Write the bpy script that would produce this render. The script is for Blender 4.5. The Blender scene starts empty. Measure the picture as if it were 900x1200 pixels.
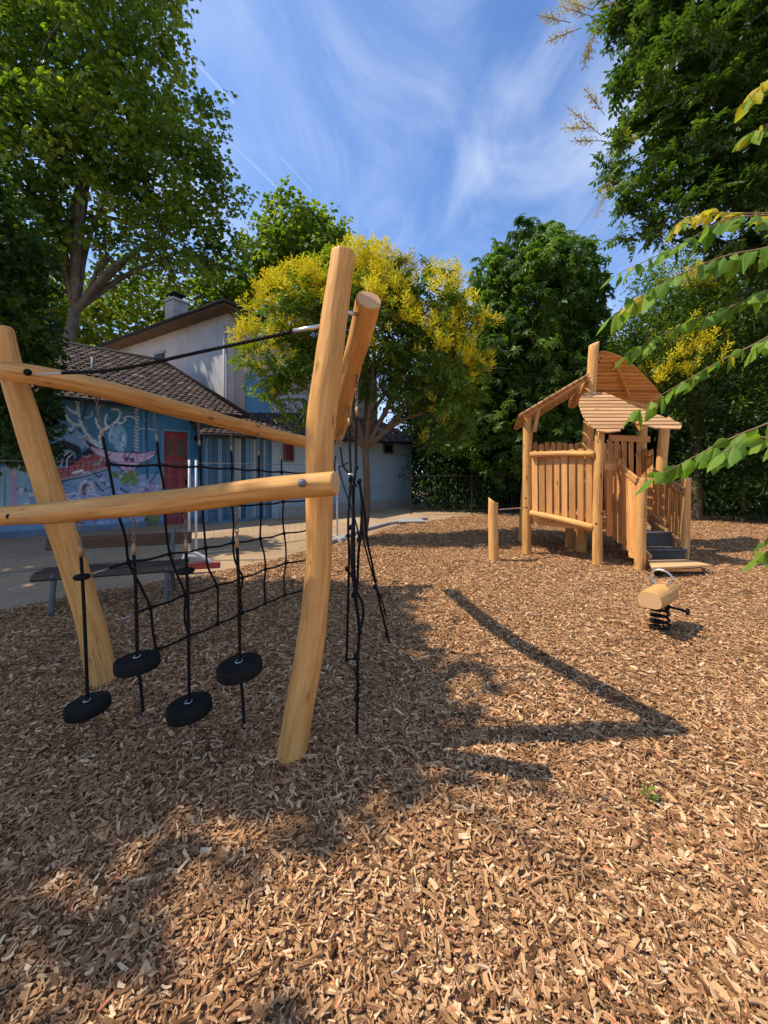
import bpy, math, random
import numpy as np
from mathutils import Vector, Matrix, noise, Euler

S = bpy.context.scene
C = S.collection
random.seed(7)
RNG = np.random.default_rng(11)
F, HY, CX, H = 460.0, 555.0, 450.0, 1.6

# ------------------------------------------------------------------ camera
cam = bpy.data.cameras.new('camera')
cam.sensor_fit = 'HORIZONTAL'
cam.sensor_width = 36.0
cam.lens = 36.0 * F / 900.0
cam.shift_y = (600.0 - HY) / 900.0 * -1.0
cam.clip_start = 0.05
cam.clip_end = 2000
camo = bpy.data.objects.new('camera', cam)
camo.location = (0, 0, H)
camo.rotation_euler = (math.radians(90), 0, 0)
C.objects.link(camo)
S.camera = camo

# ------------------------------------------------------------------ light
SUNV = Vector((0.714, 0.045, -1.0)).normalized()      # direction the light travels
sd = bpy.data.lights.new('sun', 'SUN')
sd.energy = 5.0
sd.angle = math.radians(0.55)
sd.color = (1.0, 0.91, 0.77)
so = bpy.data.objects.new('sun', sd)
so.rotation_euler = SUNV.to_track_quat('-Z', 'Y').to_euler()
so.location = (-20, 0, 30)
C.objects.link(so)
ELEV = math.asin(-SUNV.z)
AZ = math.atan2(-SUNV.x, -SUNV.y)

W = bpy.data.worlds.new('World')
S.world = W
W.use_nodes = True


class N:
    """tiny node-tree helper"""
    def __init__(self, tree):
        self.t = tree

    def n(self, typ, **kw):
        nd = self.t.nodes.new(typ)
        for k, v in kw.items():
            setattr(nd, k, v)
        return nd

    def link(self, a, b):
        self.t.links.new(a, b)

    def val(self, sock, v):
        if isinstance(v, bpy.types.NodeSocket):
            self.link(v, sock)
        else:
            sock.default_value = v

    def math(self, op, a, b=0.0, clamp=False):
        nd = self.n('ShaderNodeMath', operation=op)
        nd.use_clamp = clamp
        self.val(nd.inputs[0], a)
        self.val(nd.inputs[1], b)
        return nd.outputs[0]

    def vm(self, op, a, b=(0, 0, 0)):
        nd = self.n('ShaderNodeVectorMath', operation=op)
        self.val(nd.inputs[0], a)
        if op == 'SCALE':
            self.val(nd.inputs['Scale'], b)
        else:
            self.val(nd.inputs[1], b)
        return nd.outputs['Value'] if op in ('LENGTH', 'DOT_PRODUCT', 'DISTANCE') else nd.outputs[0]

    def noise(self, vec, scale, detail=3.0, rough=0.55, dist=0.0):
        nd = self.n('ShaderNodeTexNoise')
        self.val(nd.inputs['Vector'], vec)
        nd.inputs['Scale'].default_value = scale
        nd.inputs['Detail'].default_value = detail
        nd.inputs['Roughness'].default_value = rough
        nd.inputs['Distortion'].default_value = dist
        return nd.outputs[0]

    def ramp(self, fac, stops):
        nd = self.n('ShaderNodeValToRGB')
        cr = nd.color_ramp
        while len(cr.elements) < len(stops):
            cr.elements.new(0.5)
        for e, (p, c) in zip(cr.elements, stops):
            e.position = p
            e.color = (c, c, c, 1) if not hasattr(c, '__len__') else (*c, 1)
        self.val(nd.inputs[0], fac)
        return nd.outputs[0]

    def mix(self, fac, a, b, mode='MIX'):
        nd = self.n('ShaderNodeMix', data_type='RGBA', blend_type=mode)
        self.val(nd.inputs[0], fac)
        for s, v in ((nd.inputs[6], a), (nd.inputs[7], b)):
            self.val(s, v if isinstance(v, bpy.types.NodeSocket) else (*v, 1))
        return nd.outputs[2]

    def maprange(self, v, a, b, c=0.0, d=1.0, smooth=True):
        nd = self.n('ShaderNodeMapRange')
        if smooth:
            nd.interpolation_type = 'SMOOTHSTEP'
        self.val(nd.inputs[0], v)
        for i, q in enumerate((a, b, c, d)):
            self.val(nd.inputs[i + 1], q)
        return nd.outputs[0]

    def bump(self, h, strength, dist=0.01):
        nd = self.n('ShaderNodeBump')
        nd.inputs['Strength'].default_value = strength
        nd.inputs['Distance'].default_value = dist
        self.link(h, nd.inputs['Height'])
        return nd.outputs[0]


# sky with thin cirrus and contrails
w = N(W.node_tree)
W.node_tree.nodes.clear()
sky = w.n('ShaderNodeTexSky', sky_type='NISHITA')
sky.sun_disc = False
sky.sun_elevation = ELEV
sky.sun_rotation = AZ
sky.altitude = 200
sky.air_density = 1.25
sky.dust_density = 0.25
sky.ozone_density = 4.0
tc = w.n('ShaderNodeTexCoord')
sep = w.n('ShaderNodeSeparateXYZ')
w.link(tc.outputs['Generated'], sep.inputs[0])
zc = w.math('MAXIMUM', sep.outputs[2], 0.04)
u = w.math('DIVIDE', sep.outputs[0], zc)
v = w.math('DIVIDE', sep.outputs[1], zc)
cmb = w.n('ShaderNodeCombineXYZ')
w.link(u, cmb.inputs[0])
w.link(v, cmb.inputs[1])
P2 = cmb.outputs[0]
mp = w.n('ShaderNodeMapping')
mp.inputs['Rotation'].default_value = (0, 0, math.radians(-38))
mp.inputs['Scale'].default_value = (1.7, 0.8, 1)
w.link(P2, mp.inputs[0])
warp = w.noise(P2, 1.6, 3, 0.5)
c1 = w.noise(w.vm('ADD', mp.outputs[0], w.vm('SCALE', P2, 0.15)), 1.1, 6, 0.58, 0.9)
c2 = w.noise(P2, 0.8, 2, 0.5)
cl = w.math('MULTIPLY', w.maprange(c1, 0.32, 0.78), w.maprange(c2, 0.25, 0.58))


def contrail(a, b, wd, amp):
    A = Vector((a[0], a[1], 0)); B = Vector((b[0], b[1], 0)); D = B - A
    q = w.vm('SUBTRACT', P2, tuple(A))
    t = w.math('MULTIPLY', w.vm('DOT_PRODUCT', q, tuple(D)), 1.0 / D.length_squared, clamp=True)
    dd = w.vm('LENGTH', w.vm('SUBTRACT', q, w.vm('SCALE', tuple(D), t)))
    wdn = w.math('MULTIPLY', w.noise(P2, 9, 3, 0.6), wd * 2)
    m = w.maprange(w.math('DIVIDE', dd, wdn), 0.0, 1.0, amp, 0.0)
    return m


trails = [((-.50, .87), (-.405, 1.06), .010, .55), ((-.405, 1.06), (-.36, 1.16), .012, .2),
          ((-.464, 1.186), (-.340, 1.44), .015, .4),
          ((-.324, 1.243), (-.255, 1.39), .007, .4), ((.268, 1.03), (.30, 1.10), .005, .25)]
for tr in trails:
    cl = w.math('MAXIMUM', cl, contrail(*tr))
lp = w.math('MULTIPLY', w.math('MINIMUM', cl, 1.0), 0.66)
skyc = w.mix(1.0, sky.outputs[0], (0.88, 1.06, 1.34), 'MULTIPLY')
hz = w.math('POWER', w.math('SUBTRACT', 1.0, w.math('MAXIMUM', sep.outputs[2], 0.0)), 4.0)
lp2 = w.math('ADD', lp, w.math('MULTIPLY', hz, 0.5), clamp=True)
cloudy = w.mix(lp2, skyc, (5.4, 6.1, 7.4))
bg = w.n('ShaderNodeBackground')
bg.inputs[1].default_value = 0.145
w.link(cloudy, bg.inputs[0])
wo = w.n('ShaderNodeOutputWorld')
w.link(bg.outputs[0], wo.inputs[0])

S.view_settings.view_transform = 'Standard'
S.view_settings.look = 'None'
S.view_settings.gamma = 1
S.view_settings.exposure = 0.15
S.render.engine = 'CYCLES'
S.cycles.max_bounces = 6
S.cycles.diffuse_bounces = 3
S.cycles.transmission_bounces = 3
S.cycles.glossy_bounces = 2


# ------------------------------------------------------------------ helpers
def PX(px, py, Y):
    return Vector(((px - CX) / F * Y, Y, H - (py - HY) / F * Y))


def G(px, py):
    Y = H * F / (py - HY)
    return Vector(((px - CX) / F * Y, Y, 0))


ORG = {}


def thing(name, label, cat, loc=(0, 0, 0), group=None):
    o = bpy.data.objects.new(name, None)
    C.objects.link(o)
    o.location = loc
    o.empty_display_size = 0.2
    o['label'] = label
    o['category'] = cat
    if group:
        o['group'] = group
    ORG[o.name] = Vector(loc)
    return o


class MB:
    def __init__(self):
        self.v, self.f, self.uv, self.mi, self.c = [], [], [], [], []

    def vert(self, p):
        self.v.append(tuple(p))
        return len(self.v) - 1

    def face(self, idx, uvs=None, mi=0):
        self.f.append(tuple(idx))
        self.uv.extend(uvs if uvs else [(0, 0)] * len(idx))
        self.mi.append(mi)

    def build(self, name, mats, parent=None, smooth=False, label=None, kind=None):
        me = bpy.data.meshes.new(name)
        off = Vector((0, 0, 0))
        if parent is not None:
            off = ORG.get(parent.name, off)
        me.from_pydata([(a - off.x, b - off.y, c - off.z) for a, b, c in self.v], [], self.f)
        uvl = me.uv_layers.new(name='uv')
        uvl.data.foreach_set('uv', np.array(self.uv, dtype=np.float32).ravel())
        if not isinstance(mats, (list, tuple)):
            mats = [mats]
        for m in mats:
            me.materials.append(m)
        me.polygons.foreach_set('material_index', self.mi)
        if smooth is True:
            me.polygons.foreach_set('use_smooth', [True] * len(self.f))
        elif smooth == 'side':
            me.polygons.foreach_set('use_smooth', [m == 0 for m in self.mi])
        me.update()
        o = bpy.data.objects.new(name, me)
        C.objects.link(o)
        if parent is not None:
            o.parent = parent
            ORG[o.name] = off
        if label:
            o['label'] = label
        if kind:
            o['kind'] = kind
        return o

    # oriented box: centre c, axes (unit) with half sizes; v runs along axis 2 (length)
    def box(self, c, ax, hs, mi=0, jit=0.0):
        c = Vector(c)
        X, Y, Z = [Vector(a) for a in ax]
        hx, hy, hz = hs
        P = []
        for sz in (-1, 1):
            for sx, sy in ((-1, -1), (1, -1), (1, 1), (-1, 1)):
                j = Vector((random.uniform(-jit, jit), random.uniform(-jit, jit), random.uniform(-jit, jit)))
                P.append(self.vert(c + X * hx * sx + Y * hy * sy + Z * hz * sz + j))
        o = random.random() * 5
        for a, b, wd in ((0, 1, hx), (1, 2, hy), (2, 3, hx), (3, 0, hy)):
            self.face((P[a], P[b], P[b + 4], P[a + 4]),
                      [(o - wd, -hz), (o + wd, -hz), (o + wd, hz), (o - wd, hz)], mi)
            o += wd * 2
        self.face((P[3], P[2], P[1], P[0]), [(-hx, hy), (hx, hy), (hx, -hy), (-hx, -hy)], mi)
        self.face((P[4], P[5], P[6], P[7]), [(-hx, -hy), (hx, -hy), (hx, hy), (-hx, hy)], mi)
        return self

    def abox(self, x0, x1, y0, y1, z0, z1, mi=0):
        return self.box(((x0 + x1) / 2, (y0 + y1) / 2, (z0 + z1) / 2), ((1, 0, 0), (0, 1, 0), (0, 0, 1)),
                        ((x1 - x0) / 2, (y1 - y0) / 2, (z1 - z0) / 2), mi)

    def tube(self, pts, rad, seg=8, smoothn=0, nz=0.0, facet=0.0, cap_mi=0, bevel=0.0, cutn=None, closed=False, seed=0.0):
        pts = [Vector(p) for p in pts]
        n0 = len(pts)
        if not hasattr(rad, '__len__'):
            rad = [rad] * n0
        if smoothn:
            np_, nr = [], []
            for i in range(n0 - 1):
                p0, p1, p2, p3 = pts[max(i - 1, 0)], pts[i], pts[i + 1], pts[min(i + 2, n0 - 1)]
                for k in range(smoothn):
                    t = k / smoothn
                    np_.append(0.5 * ((2 * p1) + (p2 - p0) * t + (2 * p0 - 5 * p1 + 4 * p2 - p3) * t * t
                                      + (3 * p1 - p0 - 3 * p2 + p3) * t ** 3))
                    nr.append(rad[i] * (1 - t) + rad[i + 1] * t)
            np_.append(pts[-1]); nr.append(rad[-1])
            pts, rad = np_, nr
        n = len(pts)
        T = []
        for i in range(n):
            if closed:
                d = pts[(i + 1) % n] - pts[i - 1]
            else:
                d = pts[min(i + 1, n - 1)] - pts[max(i - 1, 0)]
            T.append(d.normalized() if d.length > 1e-9 else Vector((0, 0, 1)))
        U = T[0].orthogonal().normalized()
        rings = []
        L = 0.0
        for i in range(n):
            if i:
                L += (pts[i] - pts[i - 1]).length
            U = (U - T[i] * U.dot(T[i])).normalized()
            V = T[i].cross(U)
            ring = []
            for k in range(seg):
                a = 2 * math.pi * k / seg
                d = U * math.cos(a) + V * math.sin(a)
                r = rad[i]
                if facet:       # hewn faces that wander along the log
                    nf = 8
                    ph = a + 0.5 * noise.noise(Vector((L * .8, seed, 2.2)))
                    loc_ = (ph % (2 * math.pi / nf)) - math.pi / nf
                    amt = .55 + .5 * noise.noise(Vector((L * 1.5 + seed, int(ph / (2 * math.pi / nf)) * 3.3, 7)))
                    r *= 1 + amt * (math.cos(math.pi / nf) / math.cos(loc_) - .975)
                if nz:
                    q = Vector((math.cos(a) * 0.9, math.sin(a) * 0.9, L * 2.2 + seed))
                    r *= 1 + nz * noise.noise(q) + facet * noise.cell(Vector((math.cos(a) * 1.7 + 9, math.sin(a) * 1.7, L * 1.1 + seed)))
                p = pts[i] + d * r
                if cutn is not None and i == n - 1:
                    cn = Vector(cutn)
                    den = T[i].dot(cn)
                    p = p + T[i] * ((pts[i] - p).dot(cn) / den)
                ring.append(self.vert(p))
            rings.append((ring, L))
        m = n if closed else n - 1
        rr = max(rad)
        for i in range(m):
            (a, la), (b, lb) = rings[i], rings[(i + 1) % n]
            if closed and i == n - 1:
                lb = la + 0.05
            for k in range(seg):
                k2 = (k + 1) % seg
                u0, u1 = k / seg * 6.283 * rr, (k + 1) / seg * 6.283 * rr
                self.face((a[k], a[k2], b[k2], b[k]), [(u0, la), (u1, la), (u1, lb), (u0, lb)])
        if not closed:
            for end, idx in ((0, 0), (1, n - 1)):
                ring = rings[idx][0]
                cpos = pts[idx]
                base = ring
                if bevel:
                    out = T[idx] * (1 if end else -1)
                    nb = []
                    for vi in ring:
                        p = Vector(self.v[vi])
                        nb.append(self.vert(cpos + (p - cpos) * (1 - bevel) + out * rad[idx] * bevel * 0.8))
                    for k in range(seg):
                        k2 = (k + 1) % seg
                        q = (ring[k], ring[k2], nb[k2], nb[k]) if end else (ring[k2], ring[k], nb[k], nb[k2])
                        self.face(q, [(0, 0), (.01, 0), (.01, .01), (0, .01)])
                    base = nb
                U2 = T[idx].orthogonal().normalized()
                V2 = T[idx].cross(U2)
                uvs = [((Vector(self.v[vi]) - cpos).dot(U2), (Vector(self.v[vi]) - cpos).dot(V2)) for vi in base]
                if cap_mi:      # own vertices so the cap shades flat
                    base = [self.vert(self.v[vi]) for vi in base]
                if end:
                    self.face(base, uvs, cap_mi)
                else:
                    self.face(base[::-1], uvs[::-1], cap_mi)
        return self

    def lathe(self, c, prof, seg=16, M=None):
        """prof: list of (r,z) ; M rotates about c"""
        c = Vector(c)
        M = M or Matrix.Identity(3)
        rings = []
        for r, z in prof:
            rings.append([self.vert(c + M @ Vector((r * math.cos(2 * math.pi * k / seg), r * math.sin(2 * math.pi * k / seg), z)))
                          for k in range(seg)])
        for a, b in zip(rings[:-1], rings[1:]):
            for k in range(seg):
                k2 = (k + 1) % seg
                self.face((a[k], a[k2], b[k2], b[k]), [(k * .05, 0), (k * .05 + .05, 0), (k * .05 + .05, .05), (k * .05, .05)])
        self.face(rings[0][::-1])
        self.face(rings[-1])
        return self

    def prism(self, poly, up, th, vdir=None, mi=0):
        """poly: list of 3d points (planar); extruded by up*th"""
        up = Vector(up)
        a = [self.vert(Vector(p)) for p in poly]
        b = [self.vert(Vector(p) + up * th) for p in poly]
        vd = Vector(vdir) if vdir is not None else (Vector(poly[1]) - Vector(poly[0])).normalized()
        ud = up.cross(vd)
        ro = random.random() * 4
        uv = [(Vector(p).dot(ud) + ro, Vector(p).dot(vd)) for p in poly]
        n = len(poly)
        self.face(a[::-1], uv[::-1], mi)
        self.face(b, uv, mi)
        for k in range(n):
            k2 = (k + 1) % n
            self.face((a[k], a[k2], b[k2], b[k]), [uv[k], uv[k2], (uv[k2][0] + .01, uv[k2][1]), (uv[k][0] + .01, uv[k][1])], mi)
        return self


def smoothpts(P, n):
    out = []
    for i in range(len(P) - 1):
        p0, p1, p2, p3 = P[max(i - 1, 0)], P[i], P[i + 1], P[min(i + 2, len(P) - 1)]
        for k in range(n):
            t = k / n
            out.append(0.5 * ((2 * p1) + (p2 - p0) * t + (2 * p0 - 5 * p1 + 4 * p2 - p3) * t * t + (3 * p1 - p0 - 3 * p2 + p3) * t ** 3))
    out.append(P[-1])
    return out


# ------------------------------------------------------------------ materials
def newmat(name):
    m = bpy.data.materials.new(name)
    m.use_nodes = True
    k = N(m.node_tree)
    k.p = m.node_tree.nodes['Principled BSDF']
    k.o = m.node_tree.nodes['Material Output']
    return m, k


def plain(name, col, rough=0.6, metal=0.0, var=0.15, scale=6.0, bump=0.1, rnd=0.0):
    m, k = newmat(name)
    k.p.inputs['Specular IOR Level'].default_value = .12 if max(col) < .06 else .35
    t = k.n('ShaderNodeTexCoord')
    nz = k.noise(t.outputs['Object'], scale, 5, 0.6)
    lo = tuple(c * (1 - var) for c in col); hi = tuple(min(1, c * (1 + var)) for c in col)
    cc = k.ramp(nz, [(0.3, lo), (0.7, hi)])
    if rnd:
        oi = k.n('ShaderNodeObjectInfo')
        cc = k.mix(1.0, cc, k.ramp(oi.outputs['Random'], [(0, 1 - rnd), (1, 1 + rnd)]), 'MULTIPLY')
    k.link(cc, k.p.inputs['Base Color'])
    k.p.inputs['Roughness'].default_value = rough
    k.p.inputs['Metallic'].default_value = metal
    if bump:
        k.link(k.bump(k.noise(t.outputs['Object'], scale * 6, 4), bump, 0.01), k.p.inputs['Normal'])
    return m


def wood(name, dark, mid, light, rnd=0.12, knots=True, gs=1.0, bump=0.35, rough=0.62, facets=False):
    m, k = newmat(name)
    uvn = k.n('ShaderNodeUVMap'); uvn.uv_map = 'uv'
    oi = k.n('ShaderNodeObjectInfo')
    off = k.vm('SCALE', (13.7, 7.1, 3.3), oi.outputs['Random'])
    base = k.vm('ADD', uvn.outputs[0], off)
    g = k.n('ShaderNodeMapping'); g.inputs['Scale'].default_value = (55 * gs, 2.6 * gs, 1)
    k.link(base, g.inputs[0])
    g2 = k.n('ShaderNodeMapping'); g2.inputs['Scale'].default_value = (14 * gs, 1.3 * gs, 1)
    k.link(base, g2.inputs[0])
    fine = k.noise(g.outputs[0], 1.0, 5, 0.65, 0.6)
    broad = k.noise(g2.outputs[0], 1.0, 4, 0.6, 1.2)
    cc = k.ramp(broad, [(0.28, dark), (0.5, mid), (0.74, light)])
    cc = k.mix(0.38, cc, k.ramp(fine, [(0.3, dark), (0.62, light)]))
    h = k.math('ADD', k.math('MULTIPLY', fine, 0.35), broad)
    if knots:
        kv = k.n('ShaderNodeMapping'); kv.inputs['Scale'].default_value = (5.5, 2.1, 1)
        k.link(base, kv.inputs[0])
        vo = k.n('ShaderNodeTexVoronoi'); vo.inputs['Scale'].default_value = 1.0
        k.link(kv.outputs[0], vo.inputs['Vector'])
        wn = k.noise(base, 30, 3)
        dd = k.math('ADD', vo.outputs['Distance'], k.math('MULTIPLY', wn, 0.06))
        km = k.maprange(dd, 0.09, 0.17, 0.75, 0.0)
        cc = k.mix(km, cc, tuple(c * 0.35 for c in dark))
    if facets:      # long flat strokes of the drawknife
        fv = k.n('ShaderNodeMapping'); fv.inputs['Scale'].default_value = (24, 3.2, 1)
        k.link(k.vm('ADD', base, k.vm('SCALE', k.n('ShaderNodeTexNoise').outputs[1], 0.0)), fv.inputs[0])
        v2 = k.n('ShaderNodeTexVoronoi'); v2.inputs['Scale'].default_value = 1.0
        k.link(fv.outputs[0], v2.inputs['Vector'])
        sc2 = k.n('ShaderNodeSeparateColor'); k.link(v2.outputs['Color'], sc2.inputs[0])
        h = k.math('ADD', h, k.math('MULTIPLY', v2.outputs['Distance'], 0.9))
        cc = k.mix(1.0, cc, k.ramp(sc2.outputs[0], [(0, .90), (1, 1.07)]), 'MULTIPLY')
    # drying checks: thin dark cracks along the grain
    ck = k.n('ShaderNodeMapping'); ck.inputs['Scale'].default_value = (34, 0.9, 1)
    k.link(base, ck.inputs[0])
    cn = k.noise(ck.outputs[0], 1.0, 2, 0.5, 0.3)
    ckm = k.maprange(k.math('ABSOLUTE', k.math('SUBTRACT', cn, 0.66)), 0.0, 0.022, 0.8 if facets else .35, 0.0)
    cc = k.mix(ckm, cc, tuple(c * 0.4 for c in dark))
    h = k.math('SUBTRACT', h, k.math('MULTIPLY', ckm, .6))
    # dirt / handling stains
    st = k.noise(base, 3.2, 4, 0.6)
    cc = k.mix(k.maprange(st, 0.52, 0.8, 0.0, 0.35), cc, tuple(c * 0.8 for c in dark))
    cc = k.mix(1.0, cc, k.ramp(oi.outputs['Random'], [(0, (1 - rnd, 1 - rnd * 1.2, 1 - rnd * 1.5)), (1, (1 + rnd, 1 + rnd, 1 + rnd))]), 'MULTIPLY')
    k.link(cc, k.p.inputs['Base Color'])
    k.p.inputs['Roughness'].default_value = rough
    k.p.inputs['Specular IOR Level'].default_value = .2
    k.link(k.bump(h, bump, 0.012), k.p.inputs['Normal'])
    return m


def endgrain(name, dark, light):
    m, k = newmat(name)
    uvn = k.n('ShaderNodeUVMap'); uvn.uv_map = 'uv'
    wob = k.vm('SCALE', k.n('ShaderNodeTexNoise').outputs[1], 0.0)
    nz = k.noise(uvn.outputs[0], 12, 3)
    r = k.vm('LENGTH', uvn.outputs[0])
    r = k.math('ADD', r, k.math('MULTIPLY', nz, 0.012))
    s = k.math('SINE', k.math('MULTIPLY', r, 900.0))
    cc = k.ramp(k.math('MULTIPLY', k.math('ADD', s, 1.0), 0.5), [(0, dark), (1, light)])
    cc = k.mix(0.45, cc, light)
    st = k.noise(uvn.outputs[0], 22, 3)
    cc = k.mix(k.maprange(st, .5, .8, 0, .4), cc, dark)
    k.link(cc, k.p.inputs['Base Color'])
    k.p.inputs['Roughness'].default_value = 0.75
    return m


M = {}
M['log'] = wood('peeled_log_wood', (0.44, 0.19, 0.046), (0.66, 0.32, 0.088), (0.78, 0.44, 0.15), rnd=.05, gs=0.8, bump=.3, facets=True)
M['end'] = endgrain('cut_end_wood', (0.44, 0.22, 0.085), (0.64, 0.39, 0.18))
M['post'] = wood('tower_post_wood', (0.47, 0.21, 0.055), (0.66, 0.335, 0.10), (0.78, 0.45, 0.16), rnd=.08, facets=True)
M['board'] = wood('tower_board_wood', (0.40, 0.17, 0.05), (0.60, 0.28, 0.09), (0.72, 0.39, 0.145), rnd=.24, gs=.8)
M['slat'] = wood('roof_slat_wood', (0.46, 0.23, 0.10), (0.61, 0.345, 0.155), (0.71, 0.45, 0.23), rnd=.2, gs=.8)
M['bench'] = wood('bench_wood', (0.05, 0.024, 0.012), (0.09, 0.045, 0.022), (0.15, 0.08, 0.04), rnd=.15)
M['benchg'] = wood('weathered_bench_wood', (0.045, 0.028, 0.018), (0.085, 0.055, 0.036), (0.14, 0.095, 0.065), rnd=.15)
M['rope'] = plain('black_rope', (0.008, 0.0075, 0.007), 0.75, 0, .3, 60, .5)
mm, k = newmat('braided_black_rope')
uvn = k.n('ShaderNodeUVMap'); uvn.uv_map = 'uv'
sp = k.n('ShaderNodeSeparateXYZ'); k.link(uvn.outputs[0], sp.inputs[0])
tw1 = k.math('SINE', k.math('ADD', k.math('MULTIPLY', sp.outputs[0], 286.0), k.math('MULTIPLY', sp.outputs[1], 190.0)))
fz_ = k.noise(uvn.outputs[0], 240, 3)
k.link(k.ramp(k.math('ADD', k.math('MULTIPLY', tw1, .3), fz_), [(.2, (.004, .004, .004)), (.8, (.022, .020, .018)), (1.0, (.05, .045, .04))]), k.p.inputs['Base Color'])
k.p.inputs['Roughness'].default_value = .85
k.p.inputs['Specular IOR Level'].default_value = .15
k.link(k.bump(tw1, .9, .004), k.p.inputs['Normal'])
M['rope'] = mm
M['rubber'] = plain('black_rubber', (0.012, 0.0115, 0.011), 0.75, 0, .35, 9, .35)
M['steel'] = plain('galvanised_steel', (0.55, 0.55, 0.56), 0.35, 0.9, .12, 12, .05)
M['chain'] = plain('dull_chain_steel', (0.20, 0.165, 0.125), 0.55, 0.4, .3, 30, .1)
M['ferrule'] = plain('bronze_ferrule', (0.38, 0.25, 0.13), 0.5, 0.4, .2, 20, .1)
M['bolt'] = plain('grey_bolt_cap', (0.16, 0.17, 0.19), 0.45, 0.2, .15, 20, 0)
M['black'] = plain('black_metal', (0.01, 0.01, 0.011), 0.4, 0.3, .2, 10, .05)
M['white'] = plain('white_painted_steel', (0.62, 0.62, 0.60), 0.5, 0, .12, 5, .1)
M['redp'] = plain('red_plastic', (0.28, 0.045, 0.035), 0.45, 0, .2, 8, .1)
M['galv'] = plain('mesh_wire', (0.20, 0.20, 0.19), 0.5, 0.6, .2, 8, 0)
M['dfence'] = plain('dark_fence_paint', (0.03, 0.035, 0.032), 0.6, 0.2, .2, 8, 0)
M['castg'] = plain('grey_cast_iron', (0.13, 0.13, 0.125), 0.6, 0.2, .2, 8, .2)
M['bark'] = plain('plane_bark', (0.12, 0.10, 0.07), 0.9, 0, .45, 3.0, .6)
M['bark2'] = plain('brown_bark', (0.13, 0.085, 0.05), 0.9, 0, .4, 9.0, .8)
M['twig'] = plain('young_twig', (0.22, 0.13, 0.06), 0.7, 0, .3, 12.0, .3)


def render_wall(name, col, stain, col2=None, sc=0.8):
    m, k = newmat(name)
    t = k.n('ShaderNodeTexCoord')
    a = k.noise(t.outputs['Object'], sc, 6, 0.65)
    mp2 = k.n('ShaderNodeMapping'); mp2.inputs['Scale'].default_value = (2.5, 2.5, 0.35)
    k.link(t.outputs['Object'], mp2.inputs[0])
    b = k.noise(mp2.outputs[0], 1.6, 5, 0.6)
    cc = k.mix(k.maprange(a, .4, .75, 0, .6), col, stain)
    cc = k.mix(k.maprange(b, .5, .8, 0, .5), cc, col2 or stain)
    k.link(cc, k.p.inputs['Base Color'])
    k.p.inputs['Roughness'].default_value = 0.85
    k.link(k.bump(k.noise(t.outputs['Object'], 25, 5), .35, .01), k.p.inputs['Normal'])
    return m


M['plaster'] = render_wall('stained_white_plaster', (0.47, 0.445, 0.43), (0.31, 0.28, 0.25))
M['plaster2'] = render_wall('warm_patched_plaster', (0.45, 0.36, 0.30), (0.30, 0.2, 0.15), (0.5, .45, .4))
M['bluep'] = render_wall('faded_blue_paint', (0.10, 0.27, 0.42), (0.16, 0.36, 0.5), (0.05, .12, .2), 1.6)
M['palebl'] = render_wall('pale_blue_wall', (0.32, 0.42, 0.50), (0.16, 0.31, 0.43), (0.42, .45, .46), .7)
M['soffit'] = plain('brown_soffit', (0.13, 0.085, 0.055), .8, 0, .3, 5, .2)
M['roofdk'] = plain('dark_roof_edge', (0.035, 0.03, 0.028), .85, 0, .4, 5, .3)
M['reddoor'] = render_wall('old_red_paint', (0.30, 0.045, 0.05), (0.17, 0.035, 0.045), (0.35, .12, .11), 2.5)
M['glassdk'] = plain('dark_window_glass', (0.012, 0.014, 0.016), .15, 0, .2, 5, 0)
M['corr'] = plain('white_corrugated_metal', (0.55, 0.56, 0.56), .5, .1, .12, 3, .1)
M['conc'] = render_wall('grey_concrete', (0.34, 0.33, 0.31), (0.2, 0.19, 0.18), (.42, .4, .38), 2)
M['chimney'] = render_wall('sooty_chimney_render', (0.36, 0.34, 0.33), (0.12, 0.11, 0.11), (.08, .075, .07), 1.6)


def tintmat(name, stops, rough=.9, bump=.3):
    """colour from the per-piece 'tint' attribute of joined pieces"""
    m, k = newmat(name)
    a = k.n('ShaderNodeAttribute'); a.attribute_name = 'tint'
    t = k.n('ShaderNodeTexCoord')
    nz = k.noise(t.outputs['Object'], 7, 5)
    f = k.math('ADD', k.math('MULTIPLY', a.outputs['Fac'], .75), k.math('MULTIPLY', nz, .25))
    k.link(k.ramp(f, stops), k.p.inputs['Base Color'])
    k.p.inputs['Roughness'].default_value = rough
    k.link(k.bump(k.noise(t.outputs['Object'], 40, 4), bump, .01), k.p.inputs['Normal'])
    return m


M['tile'] = tintmat('old_clay_tiles', [(0.1, (0.032, 0.022, 0.018)), (0.5, (0.062, 0.037, 0.026)), (0.8, (0.095, 0.052, 0.034)), (0.92, (0.2, 0.17, 0.14))])
M['planks'] = tintmat('peeling_blue_planks', [(0.1, (0.025, 0.06, 0.10)), (0.45, (0.07, 0.17, 0.27)), (0.7, (0.16, 0.29, 0.40)), (0.9, (0.35, 0.38, 0.40))])

# mural: colours come from the painted vertex colours
mm, k = newmat('painted_mural')
a = k.n('ShaderNodeAttribute'); a.attribute_name = 'paint'
t = k.n('ShaderNodeTexCoord')
nz = k.noise(t.outputs['Object'], 1.7, 6, .65)
k.link(k.mix(1.0, a.outputs['Color'], k.ramp(nz, [(.25, .72), (.75, 1.15)]), 'MULTIPLY'), k.p.inputs['Base Color'])
k.p.inputs['Roughness'].default_value = .75
k.link(k.bump(k.noise(t.outputs['Object'], 25, 5), .25, .01), k.p.inputs['Normal'])
M['mural'] = mm


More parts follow.
